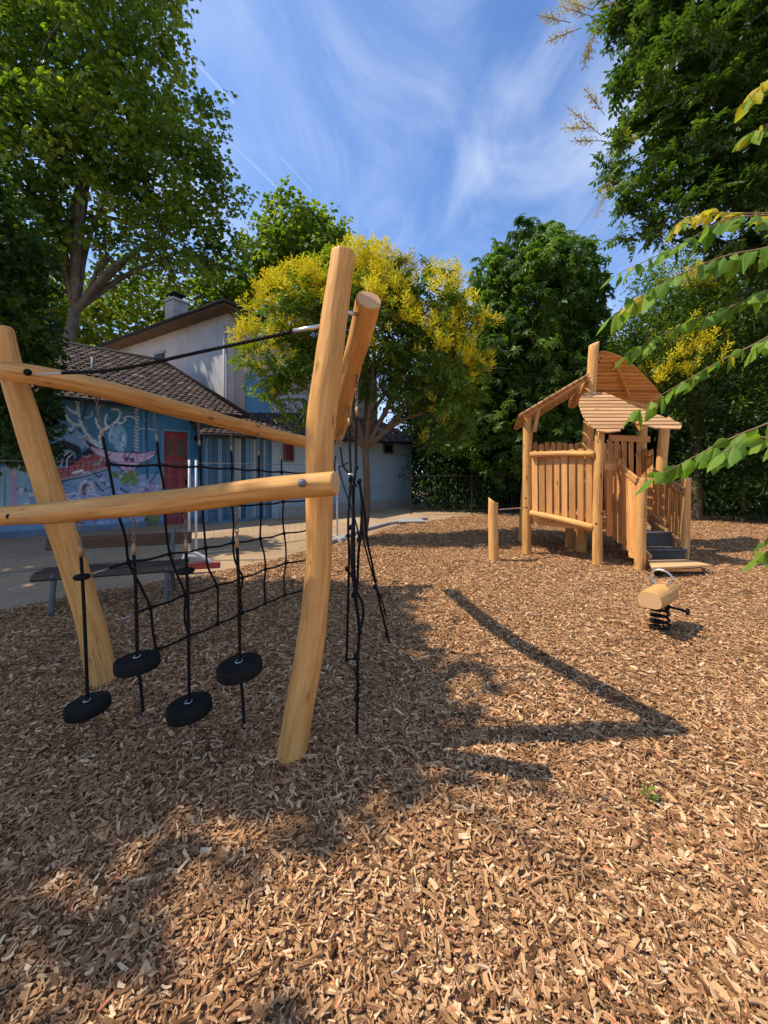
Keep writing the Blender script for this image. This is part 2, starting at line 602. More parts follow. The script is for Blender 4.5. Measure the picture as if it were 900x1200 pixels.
def instmat(name, stops, trans=0.0, tcol=None, rough=.5, spec=.4, vein=False):
    """colour by per-instance 'tint' attribute (0..1)"""
    m, k = newmat(name)
    a = k.n('ShaderNodeAttribute'); a.attribute_name = 'tint'; a.attribute_type = 'INSTANCER'
    t = k.n('ShaderNodeTexCoord')
    nz = k.noise(t.outputs['Object'], 9 if trans else 60, 2)
    f = k.math('ADD', a.outputs['Fac'], k.math('MULTIPLY', k.math('SUBTRACT', nz, .5), .35), clamp=True)
    cc = k.ramp(f, stops)
    k.link(cc, k.p.inputs['Base Color'])
    k.p.inputs['Roughness'].default_value = rough
    k.p.inputs['Specular IOR Level'].default_value = spec
    if trans:
        tr = k.n('ShaderNodeBsdfTranslucent')
        k.link(k.mix(1.0, cc, tcol or (1.9, 2.0, 0.7), 'MULTIPLY'), tr.inputs[0])
        mx = k.n('ShaderNodeMixShader'); mx.inputs[0].default_value = trans
        k.link(k.p.outputs[0], mx.inputs[1]); k.link(tr.outputs[0], mx.inputs[2])
        k.link(mx.outputs[0], k.o.inputs[0])
    return m


M['chip'] = instmat('wood_chips', [(0.0, (0.05, 0.021, 0.008)), (0.16, (0.14, 0.064, 0.026)), (0.42, (0.34, 0.168, 0.070)),
                                   (0.7, (0.55, 0.31, 0.14)), (0.93, (0.82, 0.58, 0.33)), (1.0, (0.56, 0.20, 0.08))], rough=.8, spec=.2)
LEAF = {
    'plane': [(0, (0.040, 0.080, 0.010)), (.5, (0.115, 0.18, 0.018)), (1, (0.24, 0.28, 0.035))],
    'dark': [(0, (0.018, 0.038, 0.008)), (.5, (0.042, 0.082, 0.014)), (1, (0.095, 0.155, 0.022))],
    'chest': [(0, (0.034, 0.075, 0.010)), (.5, (0.085, 0.155, 0.018)), (1, (0.16, 0.25, 0.03))],
    'koel': [(0, (0.040, 0.075, 0.010)), (.5, (0.085, 0.14, 0.016)), (1, (0.16, 0.22, 0.025))],
}
for q, st in LEAF.items():
    M['leaf_' + q] = instmat(q + '_leaves', st, .5 if q == 'plane' else .42, rough=.42)
M['flower'] = instmat('yellow_flowers', [(0, (0.62, 0.50, 0.02)), (.5, (0.80, 0.69, 0.03)), (1, (0.85, 0.78, 0.10))], .35, (1.1, 1.1, .5), .7, .1)
M['flower2'] = instmat('fading_flowers', [(0, (0.40, 0.32, 0.09)), (1, (0.62, 0.55, 0.2))], .3, (1.2, 1.1, .6), .7, .1)


def leafmat(name, stops):
    m, k = newmat(name)
    oi = k.n('ShaderNodeObjectInfo')
    uvn = k.n('ShaderNodeUVMap'); uvn.uv_map = 'uv'
    sp = k.n('ShaderNodeSeparateXYZ'); k.link(uvn.outputs[0], sp.inputs[0])
    ax = k.math('ABSOLUTE', sp.outputs[0])
    vein = k.math('SINE', k.math('MULTIPLY', k.math('SUBTRACT', sp.outputs[1], k.math('MULTIPLY', ax, .7)), 55.0))
    cc = k.ramp(oi.outputs['Random'], stops)
    cc = k.mix(k.maprange(vein, .6, 1.0, 0, .22), cc, (.20, .31, .07))
    cc = k.mix(k.maprange(ax, 0.0, .03, .6, 0), cc, (.30, .42, .12))
    k.link(cc, k.p.inputs['Base Color'])
    k.p.inputs['Roughness'].default_value = .6
    k.p.inputs['Specular IOR Level'].default_value = .25
    tr = k.n('ShaderNodeBsdfTranslucent')
    k.link(k.mix(1.0, cc, (1.7, 1.9, .6), 'MULTIPLY'), tr.inputs[0])
    mx = k.n('ShaderNodeMixShader'); mx.inputs[0].default_value = .38
    k.link(k.p.outputs[0], mx.inputs[1]); k.link(tr.outputs[0], mx.inputs[2])
    k.link(mx.outputs[0], k.o.inputs[0])
    k.link(k.bump(vein, .12, .004), k.p.inputs['Normal'])
    return m


M['nearleaf'] = leafmat('near_leaf', [(0, (0.07, 0.15, 0.015)), (.5, (0.13, 0.23, 0.022)), (1, (0.20, 0.30, 0.035))])
M['nearleafy'] = leafmat('yellowing_leaf', [(0, (0.42, 0.33, 0.02)), (1, (0.55, 0.42, 0.03))])

# ground materials
mm, k = newmat('chip_bed')
t = k.n('ShaderNodeTexCoord')
vo = k.n('ShaderNodeTexVoronoi'); vo.inputs['Scale'].default_value = 26
wp = k.n('ShaderNodeTexNoise'); wp.inputs['Scale'].default_value = 18
k.link(t.outputs['Object'], wp.inputs['Vector'])
k.link(k.vm('ADD', t.outputs['Object'], k.vm('SCALE', wp.outputs[1], .09)), vo.inputs['Vector'])
sp = k.n('ShaderNodeSeparateColor'); k.link(vo.outputs['Color'], sp.inputs[0])
cc = k.ramp(sp.outputs[0], [(0, (0.17, 0.08, 0.03)), (.35, (0.36, 0.18, 0.072)), (.7, (0.53, 0.29, 0.13)), (1, (0.68, 0.44, 0.22))])
cc = k.mix(k.maprange(vo.outputs['Distance'], .4, .85, 0, .5), cc, (0.07, 0.035, 0.018))
k.link(cc, k.p.inputs['Base Color'])
k.p.inputs['Roughness'].default_value = .9
bh = k.math('SUBTRACT', k.math('MULTIPLY', sp.outputs[1], .8), vo.outputs['Distance'])
k.link(k.bump(bh, .9, .03), k.p.inputs['Normal'])
M['bed'] = mm
mm, k = newmat('sandy_earth')
t = k.n('ShaderNodeTexCoord')
a_ = k.noise(t.outputs['Object'], .5, 6, .6); b_ = k.noise(t.outputs['Object'], 7, 6, .7)
cc = k.ramp(a_, [(.3, (0.32, 0.20, 0.105)), (.7, (0.48, 0.33, 0.185))])
cc = k.mix(k.maprange(b_, .5, .75, 0, .55), cc, (0.20, 0.13, 0.075))
k.link(cc, k.p.inputs['Base Color'])
k.p.inputs['Roughness'].default_value = .95
k.link(k.bump(b_, .6, .02), k.p.inputs['Normal'])
M['sand'] = mm


# ------------------------------------------------------------------ instancing (geometry nodes) for stuff
def scatter(name, pts, rots, scl, tint, idx, variants, parent=None, kind='stuff', label=None, cat=None):
    col = bpy.data.collections.new(name + '_shapes')
    for vme in variants:
        vo_ = bpy.data.objects.new(vme.name, vme)
        col.objects.link(vo_)
    n = len(pts)
    me = bpy.data.meshes.new(name)
    me.vertices.add(n)
    off = np.array(ORG.get(parent.name, Vector((0, 0, 0)))) if parent is not None else np.zeros(3)
    me.vertices.foreach_set('co', (np.asarray(pts) - off).astype(np.float32).ravel())
    for an, typ, dat in (('rot', 'FLOAT_VECTOR', rots), ('scl', 'FLOAT', scl), ('tint', 'FLOAT', tint), ('idx', 'INT', idx)):
        at = me.attributes.new(an, typ, 'POINT')
        at.data.foreach_set('vector' if typ == 'FLOAT_VECTOR' else 'value',
                            np.asarray(dat, dtype=np.int32 if typ == 'INT' else np.float32).ravel())
    o = bpy.data.objects.new(name, me)
    C.objects.link(o)
    ng = bpy.data.node_groups.new(name, 'GeometryNodeTree')
    ng.interface.new_socket('Geometry', in_out='INPUT', socket_type='NodeSocketGeometry')
    ng.interface.new_socket('Geometry', in_out='OUTPUT', socket_type='NodeSocketGeometry')
    gi = ng.nodes.new('NodeGroupInput'); go = ng.nodes.new('NodeGroupOutput')
    m2p = ng.nodes.new('GeometryNodeMeshToPoints')
    iop = ng.nodes.new('GeometryNodeInstanceOnPoints')
    ci = ng.nodes.new('GeometryNodeCollectionInfo')
    ci.inputs['Collection'].default_value = col
    ci.inputs['Separate Children'].default_value = True
    ci.inputs['Reset Children'].default_value = True

    def na(nm, typ):
        nd = ng.nodes.new('GeometryNodeInputNamedAttribute')
        nd.data_type = typ
        nd.inputs['Name'].default_value = nm
        return nd.outputs['Attribute']
    L = ng.links.new
    L(gi.outputs[0], m2p.inputs[0])
    L(m2p.outputs[0], iop.inputs['Points'])
    L(ci.outputs[0], iop.inputs['Instance'])
    iop.inputs['Pick Instance'].default_value = True
    L(na('idx', 'INT'), iop.inputs['Instance Index'])
    e2r = ng.nodes.new('FunctionNodeEulerToRotation')
    L(na('rot', 'FLOAT_VECTOR'), e2r.inputs[0])
    L(e2r.outputs[0], iop.inputs['Rotation'])
    L(na('scl', 'FLOAT'), iop.inputs['Scale'])
    L(iop.outputs[0], go.inputs[0])
    md = o.modifiers.new('scatter', 'NODES')
    md.node_group = ng
    if parent is not None:
        o.parent = parent
    if kind:
        o['kind'] = kind
    if label:
        o['label'] = label
    if cat:
        o['category'] = cat
    for vme in variants[:1]:
        me.materials.append(vme.materials[0])
    return o


def mesh_only(name, mb, mat):
    me = bpy.data.meshes.new(name)
    me.from_pydata(mb.v, [], mb.f)
    me.materials.append(mat)
    me.update()
    return me


# ------------------------------------------------------------------ ground
FEET = [(-.51, 2.24, .16), (-2.13, 3.02, .16), (1.98, 7.15, .16), (2.81, 7.75, .16), (3.70, 6.82, .16), (4.16, 6.4, .16), (5.47, 7.15, .16), (3.97, 7.95, .18), (2.79, 3.97, .2), (5.62, 8.15, .18)]


def gh(x, y):
    extra = 0.0
    for fx, fy, fr in FEET:         # chips pile up a little around each post
        d2 = ((x - fx) ** 2 + (y - fy) ** 2) / (fr * fr)
        if d2 < 6:
            extra += .038 * math.exp(-d2 * .8)
    for fx, fy in ((-1.9, 2.5), (-1.50, 2.38), (-1.13, 2.29), (-.82, 2.22), (2.79, 3.7), (4.9, 5.8)):   # scuffed hollows
        d2 = ((x - fx) ** 2 + (y - fy) ** 2) / .22
        if d2 < 6:
            extra -= .014 * math.exp(-d2)
    return extra + 0.022 * noise.noise(Vector((x * .9, y * .9, 3.1))) + 0.012 * noise.noise(Vector((x * 2.7, y * 2.7, 8.1)))


# sandy yard, out to the horizon
mb = MB()
xs = [-900, -120, -40, -20, -12, -8, -4, 0, 4, 8, 12, 20, 40, 120, 900]
ys = [-60, -10, 0, 4, 8, 12, 16, 20, 30, 60, 200, 1200]
for yy in ys:
    for xx in xs:
        mb.vert((xx, yy, -0.055))
for j in range(len(ys) - 1):
    for i in range(len(xs) - 1):
        q = j * len(xs) + i
        mb.face((q, q + 1, q + 1 + len(xs), q + len(xs)))
o = mb.build('ground', M['sand'], kind='structure')
o['label'] = 'bare sandy yard around the wood chip bed'

# chip bed (polygon in plan) as an undulating grid
edge = [G(-260, 800), G(0, 713), G(100, 695), G(200, 681), G(280, 664), G(355, 648), G(420, 630), G(450, 620), G(485, 612)]
EX = [p.x for p in edge]; EY = [p.y for p in edge]


def in_bed(x, y):
    lim = np.interp(x, EX, EY)
    lim = np.where(x > EX[-1], np.minimum(EY[-1] + (x - EX[-1]) * 0.9, 15.2), lim)
    lim = np.where(x < EX[0], EY[0], lim)
    wob = 0.12 * np.sin(x * 3.1) + 0.07 * np.sin(x * 7.7 + 1)
    return y < lim + wob


mb = MB()
gx = np.concatenate([np.arange(-14, -8, .5), np.arange(-8, -3, .2), np.arange(-3, 6, .08), np.arange(6, 12, .2), np.arange(12, 26.1, .5)])
gy = np.concatenate([np.arange(-3, 0, .5), np.arange(0, 8.4, .08), np.arange(8.4, 15.4, .2)])
for yy in gy:
    for xx in gx:
        mb.vert((xx, yy, gh(xx, yy) - .004 if in_bed(xx, yy) else -0.085))
for j in range(len(gy) - 1):
    for i in range(len(gx) - 1):
        if in_bed(gx[i], gy[j]) or in_bed(gx[i + 1], gy[j + 1]) or in_bed(gx[i], gy[j + 1]):
            q = j * len(gx) + i
            mb.face((q, q + 1, q + 1 + len(gx), q + len(gx)))
o = mb.build('chip_bed', M['bed'], smooth=True, kind='structure')
o['label'] = 'deep bed of wood chips under the play equipment'


# chip shapes
def chip_mesh(i, L, wd, th, bend, twist, point):
    mb = MB()
    n = 4
    rings = []
    for s in range(n):
        t = s / (n - 1) - .5
        ww = wd * (1 - point * abs(t) * 1.5) * (1 + random.uniform(-.15, .15))
        cx_ = L * t
        cz = bend * (t * t * 4) * L * .25
        cy = twist * t * t * L
        sk = random.uniform(-.18, .18) * wd
        rings.append([mb.vert((cx_ + sk * sgy, cy + ww / 2 * sgy, cz + th / 2 * sgz + twist * .12 * t * wd * sgy))
                      for sgy, sgz in ((-1, -1), (1, -1), (1, 1), (-1, 1))])
    for a_, b_ in zip(rings[:-1], rings[1:]):
        for q in range(4):
            q2 = (q + 1) % 4
            mb.face((a_[q], a_[q2], b_[q2], b_[q]))
    mb.face(rings[0][::-1]); mb.face(rings[-1])
    return mesh_only('wood_chip', mb, M['chip'])


chips = []
for i in range(18):
    L = random.uniform(.026, .056)
    chips.append(chip_mesh(i, L, random.choice([random.uniform(.003, .006), random.uniform(.006, .012), random.uniform(.009, .018)]), random.uniform(.0025, .005),
                           random.uniform(-.45, .6), random.uniform(-.4, .4), random.uniform(.1, .8)))
bands = [(0.55, 1.6, 11500, .76), (1.6, 3.0, 7800, .86), (3.0, 5.0, 4000, .98), (5.0, 8.0, 2500, 1.2), (8.0, 15.2, 900, 1.55)]
AP, AS = [], []
for y0, y1, dens, sc in bands:
    x0, x1 = -1.03 * y1 - .5, 1.03 * y1 + .5
    n = int((x1 - x0) * (y1 - y0) * dens)
    x = RNG.uniform(x0, x1, n); y = RNG.uniform(y0, y1, n)
    ok = (np.abs(x) < 1.03 * y + .5) & in_bed(x, y)
    # patchy density
    ok &= RNG.random(n) < .75 + .25 * np.sin(x * 2.3 + np.sin(y * 3.1) * 2)
    AP.append(np.stack([x[ok], y[ok]], 1)); AS.append(np.full(ok.sum(), sc))
# stragglers on the sand beside the bed
n = 2500
x = RNG.uniform(-7, 1, n); y = RNG.uniform(4, 11, n)
d = y - np.interp(x, EX, EY)
ok = (d > 0) & (RNG.random(n) < np.exp(-d * 2.2))
AP.append(np.stack([x[ok], y[ok]], 1)); AS.append(np.full(ok.sum(), .95))
XY = np.concatenate(AP); SC = np.concatenate(AS)
n = len(XY)
# keep chip tops from fading into bed: random height within a 2 cm layer
Z = np.array([gh(a_, b_) for a_, b_ in XY]) + RNG.uniform(0.0, .016, n)
strag = ~in_bed(XY[:, 0], XY[:, 1])
Z[strag] = -.048
ROT = np.stack([RNG.normal(0, .27, n), RNG.normal(0, .24, n), RNG.uniform(0, 6.283, n)], 1)
TI = np.clip(RNG.beta(2.2, 2.1, n), 0, .95)
TI[RNG.random(n) < .035] = 1.0
SCL = SC * np.exp(RNG.normal(-.06, .36, n))
SCL = np.clip(SCL, .25, 1.75)
scatter('wood_chips', np.column_stack([XY, Z]), ROT, SCL, TI, RNG.integers(0, len(chips), n), chips,
        kind='stuff', label='loose tan and brown wood chips covering the playground')
print('chips', n)

# ------------------------------------------------------------------ climbing frame
WM = [M['log'], M['end']]
cf = thing('log_climber', 'triangular climbing frame of peeled crooked golden logs beside the rope net', 'climbing frame', (-1.2, 3.2, 0))


def log(name, pts, rad, parent, mats=WM, seg=40, sn=14, nz=.09, facet=.022, bevel=.06, cutn=None, seed=0., label=None):
    mb = MB().tube(pts, rad, seg, sn, nz, facet, 1, bevel, cutn, seed=seed)
    return mb.build(name, mats, parent, smooth='side', label=label)


# near right post A (bends in the middle)
log('post', [PX(338, 900, 2.22), PX(344, 870, 2.23), PX(354, 813, 2.24), PX(363, 760, 2.26), PX(369.5, 707, 2.28), PX(374, 653, 2.29), PX(374, 590, 2.30), PX(375.5, 500, 2.31),
             PX(384, 430, 2.32), PX(391, 380, 2.32), PX(402, 297, 2.33)],
    [.088, .086, .084, .080, .079, .077, .077, .083, .084, .080, .073], cf, seed=1.3, label='tallest log post, bent to the right halfway up')
# left leaning post L
log('post', [PX(124, 818, 3.0), PX(108, 740, 2.99), PX(88, 670, 2.97), PX(62, 590, 2.93), PX(34, 500, 2.9), PX(12, 430, 2.86), PX(3, 385, 2.85)],
    [.096, .092, .088, .086, .083, .073, .063], cf, seed=5.1, label='log post leaning to the left')
# far post (behind the near one)
FP = PX(371, 720, 5.42)
log('post', [FP, PX(371, 600, 5.42), PX(372, 508, 5.42)], [.095, .09, .085], cf, seed=8.8)
# front beam D
Dp = [PX(-34, 606, 2.64), PX(60, 601, 2.47), PX(150, 592, 2.31), PX(250, 581, 2.17), PX(330, 571, 2.07), PX(393, 565, 2.0)]
log('beam', Dp, [.062, .064, .068, .069, .067, .062], cf, seed=2.2, nz=.16, facet=.05, label='lower front beam bolted across two posts')
# upper left beam C going back
log('beam', [PX(3, 434, 2.66), PX(60, 443, 2.80), PX(130, 458, 3.08), PX(190, 474, 3.45), PX(250, 490, 3.95), PX(310, 506, 4.65), PX(368, 521, 5.30)],
    [.064, .070, .074, .076, .077, .076, .078], cf, seed=3.7, nz=.13, facet=.04, label='upper left beam carrying the net')
# right beam B going back
Bp = [PX(433, 352, 2.40), PX(424, 388, 2.62), PX(414, 425, 2.95), PX(405, 463, 3.45), PX(401, 490, 4.1), PX(396, 510, 5.30)]
log('beam', Bp, [.080, .084, .082, .084, .083, .085], cf, seed=6.4, nz=.16, facet=.05, label='upper right beam pointing at the camera')


def dome(c, r, axis, mat, parent, name='bolt', h=.5):
    ax = Vector(axis).normalized()
    Mx = ax.to_track_quat('Z', 'Y').to_matrix()
    prof = [(r, -r * .4), (r, 0), (r * .92, r * h * .4), (r * .66, r * h * .8), (r * .3, r * h)]
    return MB().lathe(c, prof, 14, Mx).build(name, mat, parent, smooth=True)


dome(PX(354, 566, 1.965), .0215, (0.05, -1, 0.1), M['bolt'], cf, h=.9)
dome(PX(10, 605, 2.485), .016, (.2, -1, 0.0), M['black'], cf)
dome(PX(32, 436, 2.64), .024, (.3, -1, 0.1), M['black'], cf)
MB().tube([PX(405, 366, 2.33), PX(424, 369, 2.5)], .014, 8).build('bolt', M['steel'], cf, smooth=True)


def cyl(p, q, r, seg=8):
    return MB().tube([p, q], r, seg)


def chain_mb(mb, p, q, r=.011, wire=.0032):
    p, q = Vector(p), Vector(q)
    d = (q - p); L = d.length; d.normalize()
    step = r * 2.1
    n = max(2, int(L / step))
    a = d.orthogonal().normalized(); b = d.cross(a)
    for i in range(n):
        c = p + d * (L * (i + .5) / n)
        s = a if i % 2 else b
        pts = []
        for k in range(8):
            an = 2 * math.pi * k / 8
            pts.append(c + d * math.sin(an) * r * 1.45 + s * math.cos(an) * r * .8)
        mb.tube(pts, wire, 5, closed=True)
    return mb


def knot_mb(c, r, axis=(0, 0, 1), k=1.0):
    Mx = Vector(axis).normalized().to_track_quat('Z', 'Y').to_matrix()
    prof = [(r * .45, -r * k), (r * .85, -r * k * .7), (r, 0), (r * .85, r * k * .7), (r * .45, r * k)]
    return MB().lathe(c, prof, 10, Mx)


# ---- balance rope across the top
hr = thing('tightrope', 'thick black rope stretched between the log post tops', 'rope', PX(210, 415, 2.45))
RP = [PX(72, 437, 2.62), PX(120, 435, 2.58), PX(170, 427, 2.53), PX(210, 418, 2.48), PX(260, 407, 2.42), PX(310, 396, 2.36), PX(350, 387, 2.33)]
MB().tube(RP, .0115, 8, 8).build('strand', M['rope'], hr, smooth=True)
MB().tube([PX(42, 439, 2.60), PX(72, 437, 2.61)], .006, 8).build('end_fitting', M['steel'], hr, smooth=True)
MB().tube([PX(344, 388, 2.33), PX(378, 382, 2.31)], .0135, 10).build('end_fitting', M['steel'], hr, smooth=True)

# ---- climbing net under beam C
C0 = Vector((-2.50, 2.66)); C1 = PX(368, 521, 5.30); C1 = Vector((C1.x, C1.y))
def on_plane(px, py, off=0.0):
    kx = (px - CX) / F
    m_ = (C1.x - C0.x) / (C1.y - C0.y)
    Y = (C0.x - m_ * C0.y) / (kx - m_)
    return PX(px, py, Y + off)


net = thing('climbing_net', 'black rope climbing net hanging below the upper left log beam', 'net', on_plane(250, 640))
cols = [
    [(112, 470), (127, 544), (138, 600), (151, 659), (176, 712), (183, 761)],
    [(180, 483), (187, 545), (193, 596), (199, 649), (217, 697), (221, 745)],
    [(232, 492), (235, 547), (237, 595), (241, 642), (254, 686), (255, 731)],
    [(270, 503), (272, 549), (272, 592), (273, 636), (284, 677), (284, 718)],
    [(303, 512), (303, 551), (306, 591), (305, 631), (311, 667), (311, 707)],
    [(330, 521), (330, 553), (332, 588), (333, 625), (335, 660), (334, 697)],
]
rows_end = [None, (366, 554), (366, 585), (366, 620), (366, 654), (366, 688)]
NR = .0105
for ci, colp in enumerate(cols):
    P = [on_plane(*p) for p in colp]
    # chain + ferrule at the top
    a_ = P[0] + Vector((0, 0, .05)); e_ = P[0].lerp(P[1], .42); f_ = P[0].lerp(P[1], .56)
    chain_mb(MB(), a_, e_, .013, .0038).build('chain', M['chain'], net, smooth=True)
    cyl(e_, f_, .011).build('ferrule', M['ferrule'], net, smooth=True)
    mid = [f_]
    for q in range(1, len(P)):
        mid.append(P[q])
        if q < len(P) - 1:
            s = .03 if q in (3, 4) else .012
            mid.append(P[q].lerp(P[q + 1], .5) + Vector((random.uniform(-s, s), random.uniform(-s, s), 0)))
    MB().tube(mid, NR, 7, 5).build('rope', M['rope'], net, smooth=True)
    for q in range(1, len(P)):
        knot_mb(P[q], .025, (0, 1, 0), .8).build('knot', M['black'], net, smooth=True)
for r in range(1, 6):
    pts = [on_plane(*cols[c_][r]) for c_ in range(6)]
    if rows_end[r]:
        pts.append(on_plane(*rows_end[r]))
    full = []
    for i in range(len(pts) - 1):
        full.append(pts[i])
        full.append(pts[i].lerp(pts[i + 1], .5) - Vector((0, 0, .012)))
    full.append(pts[-1])
    if r == 3:
        full.insert(0, on_plane(128, 666))
    if r == 4:
        full.insert(0, on_plane(158, 719))
    MB().tube(full, NR, 7, 4).build('rope', M['rope'], net, smooth=True)
cyl(on_plane(106, 673), on_plane(128, 666), .006).build('end_fitting', M['steel'], net, smooth=True)
cyl(on_plane(143, 726), on_plane(158, 719), .006).build('end_fitting', M['steel'], net, smooth=True)
# ---- stepping discs hanging from the front beam
D0, D1 = Vector((Dp[0].x, Dp[0].y)), Vector((Dp[-1].x, Dp[-1].y))
def on_D(px, py):
    kx = (px - CX) / F
    m_ = (D1.x - D0.x) / (D1.y - D0.y)
    Y = (D0.x - m_ * D0.y) / (kx - m_)
    return PX(px, py, Y)


steps = [
    dict(top=(93, 610), fer=(95, 652), disc=(103, 828), knob=(96, 676), tail=None, tilt=(.03, -.11), lab='low black rubber step disc hanging leftmost, close to the leaning log post'),
    dict(top=(156, 606), fer=(157, 650), disc=(161, 777), knob=None, tail=(168, 838), tilt=(-.02, -.06), lab='raised black rubber step disc hanging just right of the leaning log foot'),
    dict(top=(217, 600), fer=(218, 646), disc=(222, 830), knob=(218, 669), tail=None, tilt=(.03, -.10), lab='low black rubber step disc hanging third along, below the bench end'),
    dict(top=(277, 596), fer=(278, 642), disc=(281, 783), knob=None, tail=(286, 852), tilt=(.03, -.11), lab='raised black rubber step disc hanging nearest to the tall bent post'),
]
for s in steps:
    dc = on_D(*s['disc'])
    t = thing('hanging_step', s['lab'], 'swing step', dc, 'rubber steps hanging from the front beam')
    T0, Fe = on_D(*s['top']), on_D(*s['fer'])
    chain_mb(MB(), T0 + Vector((0, 0, .06)), T0.lerp(Fe, .72), .011, .0032).build('chain', M['chain'], t, smooth=True)
    cyl(T0.lerp(Fe, .70), Fe, .0105).build('ferrule', M['ferrule'], t, smooth=True)
    MB().tube([Fe, Fe.lerp(dc, .4) + Vector((.004, 0, 0)), dc], .0095, 8, 4).build('rope', M['rope'], t, smooth=True)
    Mx = Euler((s['tilt'][0], s['tilt'][1], 0)).to_matrix()
    R_, hh = .119, .032
    prof = [(R_ * .94, -hh), (R_ * .985, -hh * .85), (R_, -hh * .5), (R_, hh * .5), (R_ * .985, hh * .82), (R_ * .95, hh * .98), (R_ * .5, hh * 1.06), (.022, hh * 1.08)]
    dco = MB().lathe(dc, prof, 40, Mx).build('disc', M['rubber'], t, smooth=True)
    m_ = dco.modifiers.new('e', 'EDGE_SPLIT'); m_.split_angle = math.radians(35)
    rn = Mx @ Vector((0, 0, 1))
    pts = [dc + rn * (hh * 1.2) + Mx @ Vector((math.cos(a) * .019, math.sin(a) * .019, 0)) for a in np.linspace(0, 6.283, 13)[:-1]]
    MB().tube(pts, .0035, 5, closed=True).build('washer', M['steel'], t, smooth=True)
    if s['knob']:
        kc = on_D(*s['knob'])
        MB().lathe(kc, [(.018, -.019), (.037, -.015), (.047, 0), (.037, .013), (.018, .018)], 18).build('rubber_knob', M['rubber'], t, smooth=True)
    if s['tail']:
        tl = on_D(*s['tail'])
        MB().tube([dc, dc.lerp(tl, .5) + Vector((.004, 0, 0)), tl - Vector((0, 0, .01))], .009, 8, 4).build('tail_rope', M['rope'], t, smooth=True)
        cyl(tl + Vector((0, 0, .02)), tl - Vector((0, 0, .05)), .0085).build('anchor', M['steel'], t)

# ---- second net, bunched edge-on under beam B
rn2 = thing('rope_tangle', 'narrow black net of knotted ropes hanging edge-on right of the tall post', 'net', PX(418, 640, 2.9))
def rp(pts, r=.0105, name='rope', mat='rope', sn=6):
    return MB().tube([PX(*p) for p in pts], r, 7, sn).build(name, M[mat], rn2, smooth=True)


chain_mb(MB(), PX(418, 436, 2.98), PX(418, 478, 2.97), .013, .004).build('chain', M['chain'], rn2, smooth=True)
chain_mb(MB(), PX(409, 464, 3.5), PX(409, 492, 3.5), .013, .004).build('chain', M['chain'], rn2, smooth=True)
chain_mb(MB(), PX(402, 495, 4.3), PX(399, 524, 4.3), .013, .004).build('chain', M['chain'], rn2, smooth=True)
chain_mb(MB(), PX(396, 515, 4.9), PX(393, 534, 4.9), .013, .004).build('chain', M['chain'], rn2, smooth=True)
cyl(PX(418, 476, 2.97), PX(418, 488, 2.97), .011).build('ferrule', M['ferrule'], rn2, smooth=True)
cyl(PX(409, 490, 3.5), PX(409, 500, 3.5), .011).build('ferrule', M['ferrule'], rn2, smooth=True)
rp([(418, 486, 2.97), (417, 520, 2.95), (417, 548, 2.9), (415, 566, 2.85), (414, 600, 2.8), (412, 640, 2.7), (413, 670, 2.62), (417, 700, 2.55), (421, 738, 2.5), (419, 775, 2.45), (419, 815, 2.43), (418, 862, 2.40)], .010)
rp([(409, 498, 3.5), (410, 530, 3.45), (411, 562, 3.4), (409, 590, 3.4), (408, 618, 3.35), (409, 650, 3.35), (408, 700, 3.3), (406, 775, 3.32)])
rp([(399, 524, 4.3), (402, 545, 4.25), (410, 556, 4.2), (418, 570, 4.1)])
rp([(393, 534, 4.9), (392, 548, 4.9), (394, 560, 4.8)], .008)
rp([(396, 548, 4.2), (402, 545, 4.2), (408, 542, 4.2)], .008)
rp([(397, 549, 4.0), (402, 567, 3.9), (407, 582, 3.8), (413, 600, 3.7), (418, 616, 3.6), (421, 632, 3.5)], .008)
rp([(411, 562, 3.4), (414, 590, 3.3), (415, 618, 3.2), (415, 650, 3.1), (417, 688, 3.05), (424, 705, 3.0), (426, 718, 2.98), (422, 738, 2.9)])
rp([(421, 564, 3.2), (424, 590, 3.2), (423, 620, 3.1), (420, 650, 3.0), (419, 680, 2.95), (416, 698, 2.9), (419, 720, 2.85), (421, 738, 2.8)])
rp([(421, 564, 3.3), (427, 600, 3.4), (430, 632, 3.5), (436, 660, 3.55), (441, 688, 3.6), (447, 716, 3.63), (454, 744, 3.68), (457, 758, 3.68)])
rp([(423, 600, 3.3), (426, 632, 3.4), (433, 660, 3.5), (441, 688, 3.6), (448, 706, 3.65), (453, 722, 3.7)], .0075)
rp([(408, 667, 3.3), (412, 676, 3.2), (417, 688, 3.1)], .007)
rp([(406, 775, 3.32), (411, 772, 3.0), (417, 772, 2.6)], .006)
rp([(414, 782, 2.5), (418, 792, 2.46), (420, 800, 2.46)], .006)
for px, py, Y, r in [(411, 562, 3.35, .026), (421, 564, 3.2, .026), (418, 548, 2.9, .018), (410, 618, 3.3, .024), (408, 628, 3.3, .022), (421, 632, 3.1, .026), (407, 667, 3.3, .024),
                     (417, 688, 3.0, .026), (415, 697, 2.9, .026), (408, 711, 3.3, .02), (422, 740, 2.5, .018), (417, 770, 2.45, .02), (420, 802, 2.44, .017),
                     (418, 818, 2.43, .022), (440, 688, 3.58, .026), (441, 680, 3.6, .015), (453, 743, 3.66, .022), (427, 600, 3.4, .018)]:
    knot_mb(PX(px, py, Y), r * .8, (random.uniform(-.3, .3), .2, 1), 1.15).build('knot', M['black'], rn2, smooth=True)
MB().lathe(PX(411, 558, 3.33), [(.012, .0), (.03, .006), (.03, .02), (.012, .026)], 12).build('clamp', M['steel'], rn2, smooth=True)

# ------------------------------------------------------------------ play tower
tw = thing('play_tower', 'wooden play tower with slatted roofs, picket railings and steps', 'play tower', (4.2, 7.8, 0))
TM = [M['post'], M['end']]


